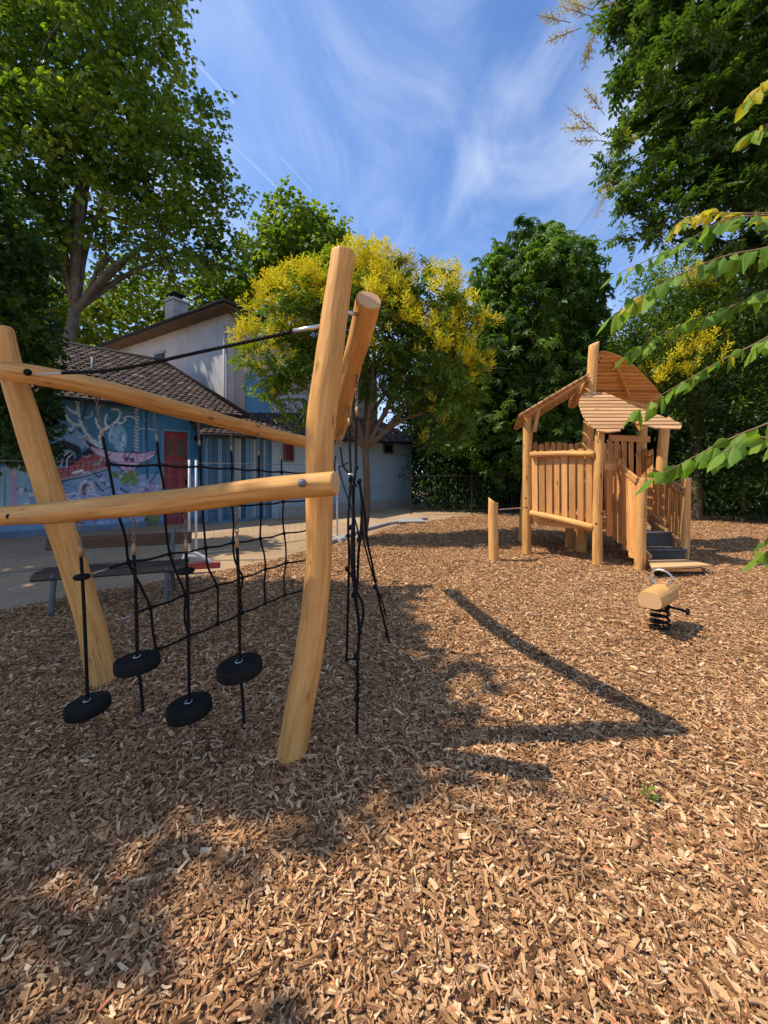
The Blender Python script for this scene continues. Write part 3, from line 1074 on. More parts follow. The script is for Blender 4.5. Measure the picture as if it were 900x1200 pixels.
def tpost(p, q, r0, r1, cutn=None, seed=0., mid=None, label=None):
    pts = [p, (p.lerp(q, .5) + (Vector(mid) if mid else Vector((0, 0, 0)))), q]
    return log('post', pts, [r0, (r0 + r1) / 2, r1], tw, TM, 18, 8, .07, .02, .05, cutn, seed, label)


P1b, P1t = PX(617, 655, 7.75), PX(618, 486, 7.75)
P2b, P2t = PX(700, 668, 6.81), PX(703, 505, 6.85)
tpost(P1b, P1t, .09, .082, seed=1)
tpost(P2b, P2t, .084, .076, seed=2, mid=(-.02, 0, 0))
P3b, P3t = PX(749, 677, 6.4), PX(752, 560, 6.42)
tpost(P3b, P3t, .086, .076, seed=3, mid=(.005, 0, 0), label='short round post left of the steps')
P4b, P4t = PX(801, 663, 7.15), PX(804, 560, 7.15)
tpost(P4b, P4t, .088, .080, (0, -.2, 1), seed=4, label='short round post right of the steps')
tpost(Vector((3.97, 7.95, -.1)), PX(696, 403, 7.75), .115, .094, (-.5, -.25, 1), seed=5, label='tallest post with a slanted cut top')
tpost(Vector((5.62, 8.15, -.1)), PX(779, 497, 8.0), .10, .095, seed=6)
tpost(Vector((5.85, 9.1, -.1)), PX(755, 478, 9.0), .10, .09, seed=7)
tpost(Vector((3.25, 9.25, -.1)), PX(620, 505, 9.25), .10, .09, seed=8)

DZ = .74
deckpoly = [Vector((2.92, 7.75, DZ)), Vector((3.74, 6.93, DZ)), Vector((4.32, 7.42, DZ)), Vector((5.45, 8.0, DZ)), Vector((5.75, 9.1, DZ)), Vector((3.35, 9.2, DZ))]


def clip(poly, n, d, keep_less=True):
    """clip 3d polygon by dot(n,p) <= d"""
    out = []
    m_ = len(poly)
    for i in range(m_):
        a_, b_ = poly[i], poly[(i + 1) % m_]
        fa, fb = a_.dot(n) - d, b_.dot(n) - d
        if not keep_less:
            fa, fb = -fa, -fb
        if fa <= 0:
            out.append(a_)
        if fa * fb < 0:
            out.append(a_.lerp(b_, fa / (fa - fb)))
    return out


def slats(name, poly, along, up, wd, gap, th, mat, parent, jit=.0):
    """cut a flat outline (may be concave) into separate boards running along one direction"""
    along = Vector(along).normalized(); up = Vector(up).normalized()
    along = (along - up * along.dot(up)).normalized()
    ac = up.cross(along).normalized()
    pl_h = poly[0].dot(up)
    P2_ = [(p.dot(along), p.dot(ac)) for p in poly]
    lo = min(p[1] for p in P2_); hi = max(p[1] for p in P2_)

    def cuts(b):
        xs_ = []
        for i in range(len(P2_)):
            (x0, y0), (x1, y1) = P2_[i], P2_[(i + 1) % len(P2_)]
            if (y0 > b) != (y1 > b):
                xs_.append(x0 + (x1 - x0) * (b - y0) / (y1 - y0))
        return sorted(xs_)
    b_ = lo
    while b_ < hi - .015:
        e_ = min(b_ + wd, hi)
        rows_ = [b_ + .003, b_ + (e_ - b_) * .5, e_ - .003]
        cs = [cuts(q) for q in rows_]
        m_ = len(cs[1])
        cs = [c if len(c) == m_ else cs[1] for c in cs]
        for k_ in range(0, m_ - 1, 2):
            L_ = [c[k_] for c in cs]; R_ = [c[k_ + 1] for c in cs]
            if min(r_ - l_ for l_, r_ in zip(L_, R_)) < .03:
                continue
            j = random.uniform(-jit, jit)
            pts = [along * x + ac * y + up * (pl_h + j) for x, y in
                   [(L_[0], rows_[0]), (R_[0], rows_[0]), (R_[1], rows_[1]), (R_[2], rows_[2]), (L_[2], rows_[2]), (L_[1], rows_[1])]]
            ob = MB().prism(pts, up, th, along).build(name, mat, parent)
            bv = ob.modifiers.new('b', 'BEVEL'); bv.width = .006; bv.segments = 1; bv.limit_method = 'ANGLE'; bv.angle_limit = .9
        b_ = e_ + gap


slats('deck_plank', deckpoly, (1, .2, 0), (0, 0, 1), .13, .008, .035, M['board'], tw)
for a_, b_ in ((0, 1), (1, 2), (3, 4), (4, 5), (5, 0)):
    p, q = deckpoly[a_] - Vector((0, 0, .08)), deckpoly[b_] - Vector((0, 0, .08))
    MB().box(p.lerp(q, .5), ((q - p).normalized().cross(Vector((0, 0, 1))), Vector((0, 0, 1)), (q - p).normalized()), (.03, .065, (q - p).length / 2 - .06)).build('deck_beam', M['board'], tw)
tpost(Vector((4.0, 8.45, -.1)), Vector((4.0, 8.45, .7)), .09, .09, seed=12)


def picket(p, h_, wdir, wd=.085, th=.026, rounded=True, bot=None, lean=0.0):
    """vertical picket; p bottom centre; wdir along the railing"""
    wdir = Vector(wdir).normalized()
    nrm = wdir.cross(Vector((0, 0, 1)))
    hw = wd / 2
    prof = [(-hw, 0), (hw, 0), (hw * 1.02, h_ - hw * .7)]
    if rounded:
        prof += [(hw * .8, h_ - hw * .25), (hw * .35, h_), (-hw * .35, h_), (-hw * .8, h_ - hw * .25)]
    prof += [(-hw * 1.02, h_ - hw * .7)]
    pts = [p + wdir * (x_ + lean * z_) + Vector((0, 0, z_)) for x_, z_ in prof]
    ar = Vector((0, 0, 0))
    for i in range(len(pts)):
        ar += pts[i].cross(pts[(i + 1) % len(pts)])
    if ar.dot(nrm) < 0:
        pts = pts[::-1]
    ob = MB().prism(pts, nrm, th, Vector((0, 0, 1))).build('picket', M['board'], tw)
    sg = -1 if nrm.y > 0 else 1
    sm = MB()
    for z_ in (.16, max(.3, h_ - .2)):
        c_ = p + wdir * lean * z_ + Vector((0, 0, z_)) + (nrm * (th + .001) if nrm.y < 0 else -nrm * .001)
        sm.lathe(c_, [(.009, -.002), (.009, .003), (.005, .005)], 8, (nrm * (1 if nrm.y < 0 else -1)).to_track_quat('Z', 'Y').to_matrix())
    sm.build('screws', M['bolt'], tw, smooth=True, kind='stuff')
    bv = ob.modifiers.new('b', 'BEVEL'); bv.width = .005; bv.segments = 1; bv.limit_method = 'ANGLE'; bv.angle_limit = .9
    return ob


# front-left railing P1 -> P2
rt0, rt1 = PX(622, 533, 7.62), PX(696, 532, 6.84)
rb0, rb1 = PX(622, 601, 7.62), PX(695, 618, 6.84)
log('rail', [rt0, rt0.lerp(rt1, .5) + Vector((0, 0, .015)), rt1], [.058, .055, .055], tw, TM, 12, 6, .12, .03, .08, seed=21, label='round top rail of the left front railing')
log('rail', [rb0, rb0.lerp(rb1, .5) + Vector((0, 0, .01)), rb1], [.06, .062, .055], tw, TM, 12, 6, .12, .03, .08, seed=22)
d_ = (rt1 - rt0); d_.z = 0; dn = d_.normalized(); bk = Vector((-dn.y, dn.x, 0))
if bk.y < 0:
    bk = -bk
for i in range(8):
    f_ = (i + .42) / 8.0
    b_ = rb0.lerp(rb1, f_) + bk * .075
    t_ = rt0.lerp(rt1, f_)
    b_.z -= .07 + random.uniform(0, .03)
    picket(b_, t_.z + .085 + random.uniform(-.015, .02) - b_.z, dn, random.uniform(.095, .115), lean=random.uniform(-.01, .01))


def railing(p, q, z0, z1, n, wd=.1, rail=True, zt=None, gapj=.0):
    """generic picket railing between plan points p and q"""
    p = Vector(p); q = Vector(q)
    dd = (q - p); dn_ = Vector((dd.x, dd.y, 0)).normalized()
    for i in range(n):
        f_ = (i + .5) / n
        c_ = p.lerp(q, f_)
        picket(Vector((c_.x, c_.y, z0 + random.uniform(-.03, .03))), z1 - z0 + random.uniform(-.02, .03), dn_, wd * random.uniform(.9, 1.1))
    if rail:
        for zz in (z0 + .12, z1 - .12):
            a_ = Vector((p.x, p.y, zz)); b2 = Vector((q.x, q.y, zz))
            nn = dn_.cross(Vector((0, 0, 1)))
            if nn.y > 0:
                nn = -nn
            MB().box(a_.lerp(b2, .5) + nn * (-.035), (nn, Vector((0, 0, 1)), dn_), (.02, .05, dd.length / 2)).build('rail', M['board'], tw)


# back railings
railing((3.35, 9.25), (5.7, 9.2), .65, 2.32, 17, .105)
railing((2.9, 7.95), (3.25, 9.1), .65, 2.1, 8, .105)
railing((5.68, 8.3), (5.82, 9.0), .65, 2.15, 5, .105)
# header beam above the entrance under the front roof
MB().box(PX(738, 514, 7.3), (Vector((0, 1, 0)), Vector((0, 0, 1)), Vector((.95, .3, 0)).normalized()), (.035, .055, .48)).build('header_beam', M['board'], tw)
# short pickets behind the header (small balustrade at the back of the entrance)
for i, px in enumerate((714, 722, 731, 739, 748)):
    p = PX(px, 560, 8.6)
    picket(Vector((p.x, p.y, .75)), 1.62, (1, 0, 0), .10)
# panel from P2 to the top-left of the stair
for px, y0, y1, Y, wd in ((713, 548, 628, 6.95, .135), (720, 556, 632, 7.1, .10)):
    b_ = PX(px, y1, Y); t_ = PX(px, y0, Y)
    picket(b_, t_.z - b_.z, (.9, .43, 0), wd, rounded=False)
MB().box(PX(716, 547, 6.96), (Vector((0, 1, 0)), Vector((0, 0, 1)), Vector((.9, .43, 0)).normalized()), (.03, .05, .2)).build('rail', M['board'], tw)
# stair left side
Q = PX(728, 540, 7.0)
for px, y0, y1, Y in ((728, 533, 637, 6.98), (735, 547, 645, 6.80), (742, 553, 654, 6.60)):
    b_ = PX(px, y1, Y); t_ = PX(px, y0, Y)
    picket(b_, t_.z - b_.z, (.12, -1, 0), .165, rounded=False)
r0, r1 = PX(727, 545, 7.05), PX(749, 563, 6.40)
dv = (r1 - r0).normalized()
MB().box(r0.lerp(r1, .5) + Vector((-.035, 0, 0)), (dv.cross(Vector((0, 0, 1))).normalized(), dv.cross(dv.cross(Vector((0, 0, 1)))).normalized(), dv), (.02, .05, (r1 - r0).length / 2)).build('hand_rail', M['board'], tw)
# stair right side
r0, r1 = PX(763, 551, 8.05), PX(804, 577, 7.04)
dv = (r1 - r0).normalized()
sdv = dv.cross(Vector((0, 0, 1))).normalized()
ob = MB().box(r0.lerp(r1, .5), (sdv, dv.cross(sdv).normalized(), dv), (.022, .068, (r1 - r0).length / 2)).build('hand_rail', M['slat'], tw, label='broad flat hand rail right of the steps')
bv = ob.modifiers.new('b', 'BEVEL'); bv.width = .018; bv.segments = 2
dome(PX(798, 574, 7.02), .015, (-.3, -1, 0), M['black'], tw)
for i in range(5):
    f_ = (i + .6) / 5.3
    t_ = r0.lerp(r1, f_) + Vector((.05, .02, -.02))
    zb = .80 + (.28 - .80) * f_
    picket(Vector((t_.x, t_.y, zb)), t_.z - zb, (r1 - r0), .155, rounded=False)
# stringers and steps
def board_between(p, q, hh, th, mat, name):
    d3 = (q - p).normalized()
    sd_ = d3.cross(Vector((0, 0, 1))).normalized()
    up_ = sd_.cross(d3).normalized()
    ob_ = MB().box(p.lerp(q, .5), (sd_, up_, d3), (th / 2, hh / 2, (q - p).length / 2)).build(name, mat, tw)
    return ob_


board_between(Vector((4.40, 7.55, .70)), Vector((4.46, 6.62, .12)), .24, .045, M['slat'], 'stringer')
board_between(PX(763, 607, 8.0), PX(803, 653, 7.02), .24, .045, M['slat'], 'stringer')
M['tread'] = plain('dark_rubber_tread', (0.075, 0.07, 0.06), .5, 0, .3, 6, .3)
for zt, yf in ((.255, 6.93), (.50, 7.30)):
    MB().box((4.90, yf + .16, zt - .02), ((0, 1, 0), (0, 0, 1), (1, 0, 0)), (.17, .02, .44)).build('tread', M['tread'], tw)
    MB().box((4.90, yf + .02, zt - .14), ((0, 1, 0), (0, 0, 1), (1, 0, 0)), (.015, .1, .43)).build('riser', M['tread'], tw)
    MB().tube([(4.47, yf - .02, zt), (5.33, yf - .02, zt)], .022, 8).build('nosing', M['castg'], tw, smooth=True)
# landing plate
pl = [PX(764, 670, 6.02), PX(834, 667, 6.20), PX(803, 660, 6.62), PX(760, 661, 6.52)]
pl = [Vector((p.x, p.y, .13)) for p in pl]
MB().prism(pl, (0, 0, 1), .03).build('landing_board', M['slat'], tw)
for p in (pl[0].lerp(pl[2], .15), pl[1].lerp(pl[3], .2), pl[1].lerp(pl[3], .45)):
    MB().box((p.x, p.y, .05), ((1, 0, 0), (0, 1, 0), (0, 0, 1)), (.03, .03, .075)).build('landing_foot', M['black'], tw)
MB().box(pl[0].lerp(pl[1], .5) + Vector((0, .05, -.04)), ((0, 1, 0), (0, 0, 1), (1, 0, 0)), (.02, .022, .33)).build('landing_beam', M['board'], tw)


# roofs
def plane_pt(px, py, p0, n_):
    d3 = Vector(((px - CX) / F, 1, (HY - py) / F))
    o_ = Vector((0, 0, H))
    return o_ + d3 * ((Vector(p0) - o_).dot(n_) / d3.dot(n_))


# front right roof, slats on show
nB = Vector((0, -.911, 1)).normalized()
pB = Vector((4, 6.7, 2.33))
polyB = [(678, 476), (679, 468), (684, 462), (694, 461), (706, 461), (716, 464), (727, 469), (736, 474), (746, 478), (770, 487), (790, 494), (799, 499), (797, 504), (788, 506), (776, 505),
         (762, 501), (745, 497), (734, 497), (731, 499), (731, 503), (726, 507), (712, 508), (699, 506), (690, 499), (683, 489)]
wpB = [plane_pt(x_, y_, pB, nB) for x_, y_ in polyB]
slats('roof_slat', wpB, (1, 0, 0), nB, .092, .02, .028, M['slat'], tw, .002)
for xx in (3.75, 4.45):
    a_ = Vector((xx, 6.78, 2.33 + .911 * .08 - .045)); b_ = Vector((xx, 7.5, 2.33 + .911 * .8 - .045))
    board_between(a_, b_, .05, .05, M['board'], 'roof_batten')
a_ = Vector((5.1, 6.8, 2.38)); b_ = Vector((5.1, 7.05, 2.60))
board_between(a_, b_, .05, .05, M['board'], 'roof_batten')
# rear right roof, underside on show
nC = Vector((-.05, .45, 1)).normalized()
pC = Vector((4.2, 7.75, 4.0))
polyC = [(702, 412), (709, 412), (718, 414), (732, 420), (745, 430), (758, 443), (768, 454), (777, 466), (774, 474), (764, 478), (752, 473), (735, 468), (712, 466), (693, 468), (680, 474), (670, 480), (666, 478), (667, 470), (676, 459), (688, 443), (697, 425)]
wpC = [plane_pt(x_, y_, pC, nC) for x_, y_ in polyC]
slats('roof_slat', wpC, (1, .12, .05), nC, .13, .003, .026, M['board'], tw, .002)
a_, b_ = plane_pt(721, 424, pC, nC) - nC * .035, plane_pt(737, 464, pC, nC) - nC * .035
board_between(a_, b_, .06, .05, M['post'], 'roof_batten')
a_, b_ = plane_pt(716, 465, pC, nC) - nC * .04, plane_pt(768, 477, pC, nC) - nC * .04
board_between(a_, b_, .09, .05, M['post'], 'roof_batten')
a_, b_ = plane_pt(700, 416, pC, nC) - nC * .04, plane_pt(672, 474, pC, nC) - nC * .04
board_between(a_, b_, .06, .05, M['post'], 'roof_batten')
# left roof
A1, A2, A3 = PX(608, 488, 7.4), PX(692, 438, 7.5), PX(602, 504, 9.0)
A4 = A2 + (A3 - A1) * .9
nA = (A2 - A1).cross(A3 - A1).normalized()
if nA.z < 0:
    nA = -nA
polyA = [A1, A1.lerp(A2, .06) + (A1 - A3) * .04, A1.lerp(A2, .5) + (A1 - A3) * .05, A2, A4, A3.lerp(A4, .5) + (A3 - A1) * .03, A3]
slats('roof_slat', polyA, (A3 - A1), nA, .12, .012, .028, M['slat'], tw, .002)
for f_ in (.18, .75):
    a_ = A1.lerp(A2, f_) - nA * .03; b_ = A3.lerp(A4, f_) - nA * .03
    pass
a_, b_ = A1.lerp(A2, .05).lerp(A3, .12) - nA * .035, A2.lerp(A4, .12) - nA * .035
board_between(a_, b_, .05, .06, M['board'], 'roof_batten')
a_, b_ = A1.lerp(A2, .05).lerp(A3, .85) - nA * .035, A2.lerp(A4, .85) - nA * .035
board_between(a_, b_, .05, .06, M['board'], 'roof_batten')
board_between(PX(626, 506, 7.6), PX(631, 480, 7.6), .07, .04, M['board'], 'brace')
# bolts on posts
for px, py, Y in ((617, 595, 7.65), (616, 584, 7.65), (699, 614, 6.71), (706, 602, 6.72), (704, 420, 7.64), (705, 459, 6.8), (702, 424, 7.6)):
    dome(PX(px, py, Y - .0), .017, (0, -1, 0), M['black'], tw)

# ------------------------------------------------------------------ bollard with rope to the tower
bo = thing('wooden_bollard', 'short round wooden post with a slanted top, standing left of the tower', 'post', (G(578, 658).x, G(578, 658).y, 0))
log('post', [PX(579, 668, 7.15), PX(578, 620, 7.15), PX(578, 587, 7.15)], [.094, .091, .088], bo, TM, 20, 8, .05, .015, .04, (.75, -.1, 1), 31)
br = MB().tube([PX(585, 597, 7.15), PX(600, 596, 7.35), PX(614, 595, 7.62)], .012, 8, 3).build('hand_bar', M['steel'], None, smooth=True)
br['label'] = 'thin grey bar joining the short bollard to the tower'; br['category'] = 'bar'

# ------------------------------------------------------------------ spring rider
sr = thing('spring_rider', 'log seat spring rider with a steel ring handle on a black coil', 'spring rider', (2.82, 3.98, 0))
ca, cb = Vector((2.57, 3.80, .372)), Vector((2.99, 4.14, .378))
axd = (cb - ca).normalized(); sdd = Vector((axd.y, -axd.x, 0))
mb = MB()
nR = 10; seg = 24
rings = []
for i in range(nR + 1):
    f_ = i / nR
    c_ = ca.lerp(cb, f_)
    e_ = 1 - .10 * max(0, 1 - f_ * 9) - .10 * max(0, 1 - (1 - f_) * 9)
    ring = []
    for q in range(seg):
        an = 2 * math.pi * q / seg
        cx_, sx_ = math.cos(an), math.sin(an)
        ex = .62
        x_ = math.copysign(abs(cx_) ** ex, cx_) * .112 * e_
        z_ = math.copysign(abs(sx_) ** ex, sx_) * .085 * e_
        if z_ > 0:
            x_ *= 1 - .22 * (z_ / .085)
        sc_ = 1 + .02 * noise.noise(Vector((cx_, sx_, f_ * 3)))
        ring.append(mb.vert(c_ + sdd * x_ * sc_ + Vector((0, 0, z_ * sc_))))
    rings.append(ring)
for i in range(nR):
    for q in range(seg):
        q2 = (q + 1) % seg
        mb.face((rings[i][q], rings[i][q2], rings[i + 1][q2], rings[i + 1][q]), [(q * .026, i * .048), (q * .026 + .026, i * .048), (q * .026 + .026, i * .048 + .048), (q * .026, i * .048 + .048)])
for ring, c_, fl in ((rings[0], ca, True), (rings[-1], cb, False)):
    idx = [mb.vert(mb.v[i]) for i in ring]
    uvs = [((Vector(mb.v[i]) - c_).dot(sdd), mb.v[i][2] - c_.z) for i in idx]
    mb.face(idx if fl else idx[::-1], uvs if fl else uvs[::-1], 1)
mb.build('seat', [M['post'], M['end']], sr, smooth='side')
hc = ca.lerp(cb, .62) + Vector((0, 0, .165))
pts = []
for q in range(15):
    an = math.radians(-128 + q * (360 - 104) / 14) + math.pi / 2 + math.radians(0)
    an = math.radians(-52 + q * 284 / 14)
    pts.append(hc + sdd * math.cos(an) * .095 + Vector((0, 0, math.sin(an) * .075)) + axd * .0)
pts = [hc + sdd * .045 + Vector((0, 0, -.10))] + pts + [hc - sdd * .045 + Vector((0, 0, -.10))]
MB().tube(pts, .011, 8, 2).build('handle', M['steel'], sr, smooth=True)
coil = []
cc0 = Vector((2.79, 3.97, 0))
for q in range(4 * 16 + 1):
    an = q / 16 * 2 * math.pi
    r_ = .088 - .018 * (q / 64)
    coil.append(cc0 + Vector((math.cos(an) * r_, math.sin(an) * r_, .02 + .235 * q / 64)))
MB().tube(coil, .0135, 8).build('spring', M['black'], sr, smooth=True)
MB().lathe(cc0 + Vector((.02, .02, .262)), [(.075, -.012), (.08, 0), (.08, .014), (.05, .02)], 16).build('spring_plate', M['black'], sr, smooth=True)
fp = ca.lerp(cb, .55)
MB().tube([fp - sdd * .05 + Vector((0, 0, -.10)), fp + sdd * .23 + Vector((0, 0, -.115))], .013, 8).build('foot_bar', M['black'], sr, smooth=True)
MB().tube([fp + sdd * .05 + Vector((0, 0, -.10)), fp - sdd * .17 + Vector((0, 0, -.115))], .013, 8).build('foot_bar', M['black'], sr, smooth=True)
for s_ in (.23, -.17):
    e_ = fp + sdd * s_ + Vector((0, 0, -.115))
    MB().lathe(e_, [(.018, -.015), (.034, -.008), (.034, .008), (.018, .015)], 14, (sdd).to_track_quat('Z', 'Y').to_matrix()).build('foot_stop', M['black'], sr, smooth=True)

# ------------------------------------------------------------------ bench
b0, b1 = Vector((-4.12, 4.78, 0)), Vector((-2.60, 5.30, 0))
bd = (b1 - b0).normalized(); bf = Vector((bd.y, -bd.x, 0))      # bf points to the front (camera side)
if bf.y > 0:
    bf = -bf
bn = thing('park_bench', 'old dark wooden park bench with grey iron legs behind the rope net', 'bench', b0.lerp(b1, .5))
Lh = (b1 - b0).length / 2
mid = b0.lerp(b1, .5)
Zv = Vector((0, 0, 1))
tilt = (Zv * .97 - bf * .24).normalized()
for zz, bb, mt, hh in ((.735, -.02, 'bench', .078),):
    MB().box(mid + Vector((0, 0, zz)) + bf * bb, (tilt.cross(bd), tilt, bd), (.018, hh, Lh)).build('back_board', M[mt], bn)
for q, (off_, zz, tl) in enumerate(((.09, .45, 0.0), (.19, .445, 0.0), (.29, .45, .0), (.385, .42, 1.2))):
    upv = (Zv + bf * tl).normalized()
    MB().box(mid + bf * off_ + Vector((0, 0, zz)), (upv.cross(bd), upv, bd), (.040, .016, Lh - .02)).build('seat_board', M['benchg'], bn)
for s_ in (-.72, .72):
    c_ = mid + bd * Lh * s_
    for pts, r_ in (([c_ + bf * .44, c_ + bf * .40 + Zv * .25, c_ + bf * .36 + Zv * .43], .03),
                    ([c_ - bf * .10, c_ + bf * .02 + Zv * .25, c_ + bf * .07 + Zv * .42, c_ + bf * .02 + Zv * .62, c_ - bf * .06 + Zv * .86], .032),
                    ([c_ + bf * .42 + Zv * .42, c_ + bf * .06 + Zv * .425], .026)):
        MB().tube(pts, r_, 8, 5).build('leg', M['castg'], bn, smooth=True)

# ------------------------------------------------------------------ temporary mesh fence
fpts = [Vector((-9.9, 4.2, 0)), Vector((-6.6, 5.6, 0)), Vector((-3.63, 7.45, 0)), Vector((-1.10, 9.65, 0))]
labs = ['wire mesh fence panel at the far left of the yard', 'wire mesh fence panel behind the park bench', 'wire mesh fence panel behind the rope net, ending at the koelreuteria trunk']
labs[2] = 'wire mesh fence panel behind the rope net, ending beside the small yellow tree'
for i in range(3):
    p, q = fpts[i], fpts[i + 1]
    dd = (q - p); L = dd.length; dn_ = dd.normalized()
    p = p + dn_ * .06; q = q - dn_ * .06; L -= .12
    fz = thing('mesh_fence_panel', labs[i], 'fence', p.lerp(q, .5) - Vector((0, 0, .05)), 'temporary mesh fence panels')
    zb, zt_ = .07, 1.80
    for e_ in (p, q):
        MB().tube([e_ + Zv * .0, e_ + Zv * 1.86], .022, 10).build('post', M['white'], fz, smooth=True)
    for zz in (zb, zt_):
        MB().tube([p + Zv * zz, q + Zv * zz], .007, 8).build('rail', M['castg'], fz, smooth=True)
    wm = MB()
    nW = int(L / .16)
    for k_ in range(1, nW):
        c_ = p.lerp(q, k_ / nW)
        wm.tube([c_ + Zv * zb, c_ + Zv * zt_], .0022, 3)
    z_ = zb + .22
    while z_ < zt_:
        wm.tube([p + Zv * z_, q + Zv * z_], .0022, 3)
        z_ += .26
    wm.build('wire_mesh', M['galv'], fz, kind='stuff')
    nr_ = Vector((dn_.y, -dn_.x, 0))
    for e_, on in ((p, i > 0), (q, True)):
        if on:
            ob = MB().box(e_ + Vector((0, 0, .015)) + dn_ * (.0), (nr_, dn_, Zv), (.30, .10, .06)).build('foot', M['conc'], fz)
            bv = ob.modifiers.new('b', 'BEVEL'); bv.width = .03; bv.segments = 2
# red and white barrier base by the bench
rb = thing('barrier_foot', 'low red and white barrier lying by the fence foot right of the bench', 'barrier', G(232, 667))
p = G(208, 669); q = G(258, 666)
dn_ = (q - p).normalized(); nr_ = Vector((dn_.y, -dn_.x, 0))
MB().box(p.lerp(q, .5) + Zv * .06, (nr_, Zv, dn_), (.05, .045, (q - p).length / 2)).build('base_bar', M['redp'], rb)
MB().tube([p.lerp(q, .1) + Zv * .1, p.lerp(q, .25) + Zv * .30, p.lerp(q, .6) + Zv * .2, p.lerp(q, .8) + Zv * .1], .03, 8, 5).build('brace', M['white'], rb, smooth=True)

# ------------------------------------------------------------------ buildings
WD = Vector((.714, .70, 0)).normalized(); WN = Vector((WD.y, -WD.x, 0))


def wallp(px, py=None, z=None, fwd=0.0, p0=Vector((0, 19.456, 0)), d=WD, nrm=WN):
    """point on a vertical wall (p0 + s d, moved fwd along its outward normal)"""
    q0 = Vector(p0) + nrm * fwd
    kx = (px - CX) / F
    # X = kx*Y ; q0.x + s d.x = kx (q0.y + s d.y)
    s = (kx * q0.y - q0.x) / (d.x - kx * d.y)
    P = q0 + d * s
    P.z = z if z is not None else H - (py - HY) / F * P.y
    return P


B1 = thing('mural_building', 'low blue-painted building with a colourful animal mural and clay tile roof', 'building', wallp(150, z=-.06))
EZ = 3.72
wl = wallp(-75, z=0); wr = wallp(268, z=0)
Lw = (wr - wl).length
# mural wall as fine grid
nx, nz_ = int(Lw / .024), int((EZ + .1) / .024)
ss = np.linspace(0, Lw, nx); zz_ = np.linspace(-.1, EZ, nz_)
gX = wl.x + WD.x * ss; gY = wl.y + WD.y * ss
PXg = CX + gX / gY * F                       # mural layout is drawn in its own 2-D chart
PXg2, ZZ = np.meshgrid(PXg, zz_)
PYg2 = HY - (ZZ - H) / np.meshgrid(gY, zz_)[0] * F
img = np.zeros((nz_, nx, 3))
img[:] = (0.035, 0.19, 0.34)
rs = np.random.default_rng(3)
blot = np.zeros((nz_, nx))
for _ in range(60):
    cx_, cy_ = rs.uniform(-80, 270), rs.uniform(455, 620); r_ = rs.uniform(8, 30)
    blot += rs.uniform(-1, 1) * np.exp(-((PXg2 - cx_) ** 2 + (PYg2 - cy_) ** 2) / r_ ** 2)
img *= (1 + .22 * blot)[..., None]


def paint(mask, col):
    global img
    mask = np.clip(mask, 0, 1)[..., None]
    img = img * (1 - mask) + np.array(col) * mask


def poly_mask(pts):
    inside = np.zeros(PXg2.shape, bool)
    n_ = len(pts)
    j = n_ - 1
    for i in range(n_):
        xi, yi = pts[i]; xj, yj = pts[j]
        if yi != yj:
            c_ = ((yi > PYg2) != (yj > PYg2)) & (PXg2 < (xj - xi) * (PYg2 - yi) / (yj - yi) + xi)
            inside ^= c_
        j = i
    return inside.astype(float)


def stroke(pts, w0, col, w1=None, amp=1.0):
    w1 = w0 if w1 is None else w1
    pts = [Vector((a_, b_, 0)) for a_, b_ in pts]
    P = smoothpts(pts, 6) if len(pts) > 2 else pts
    m_ = np.zeros(PXg2.shape)
    for i in range(len(P) - 1):
        ax_, ay_ = P[i].x, P[i].y; bx_, by_ = P[i + 1].x, P[i + 1].y
        dx, dy = bx_ - ax_, by_ - ay_
        l2 = dx * dx + dy * dy + 1e-9
        t_ = np.clip(((PXg2 - ax_) * dx + (PYg2 - ay_) * dy) / l2, 0, 1)
        d2 = np.hypot(PXg2 - ax_ - t_ * dx, PYg2 - ay_ - t_ * dy)
        wd_ = w0 + (w1 - w0) * (i / max(1, len(P) - 1))
        m_ = np.maximum(m_, np.clip((wd_ / 2 - d2) / .5 + .5, 0, 1))
    paint(m_ * amp, col)


def spoly(pts, col, outline=None, ow=1.0):
    V = [Vector((a_, b_, 0)) for a_, b_ in pts]
    P = smoothpts(V + [V[0]], 5)
    paint(poly_mask([(p.x, p.y) for p in P]), col)
    if outline:
        stroke([(p[0], p[1]) for p in pts] + [pts[0]], ow, outline)


def ell(cx_, cy_, rx, ry, col, a_=1):
    d2 = np.sqrt(((PXg2 - cx_) / rx) ** 2 + ((PYg2 - cy_) / ry) ** 2)
    paint(np.clip((1 - d2) * min(rx, ry) / .6 + .5, 0, 1) * a_, col)


WHT = (.62, .68, .70); BLK = (.012, .014, .02); LIL = (.40, .40, .58); PNK = (.58, .42, .58); PBL = (.19, .32, .52); RED = (.33, .06, .06)
# dark blue sky shapes and darker bands
spoly([(60, 455), (100, 458), (118, 470), (112, 500), (90, 505), (62, 500)], (.07, .21, .33))
spoly([(100, 460), (150, 470), (150, 500), (118, 515), (102, 495)], (.05, .17, .29))
stroke([(104, 463), (97, 490), (90, 520)], 5, (.025, .09, .17))
# pale town area at the bottom
spoly([(-60, 566), (20, 562), (62, 568), (100, 556), (130, 548), (168, 556), (232, 560), (232, 630), (-60, 640)], PBL)
spoly([(62, 505), (78, 500), (96, 508), (100, 520), (90, 530), (66, 525)], (.20, .34, .50))
for xx in range(5):
    stroke([(70 + xx * 14, 512 - xx * 4), (74 + xx * 13, 509 - xx * 4)], 2, (.05, .1, .18))
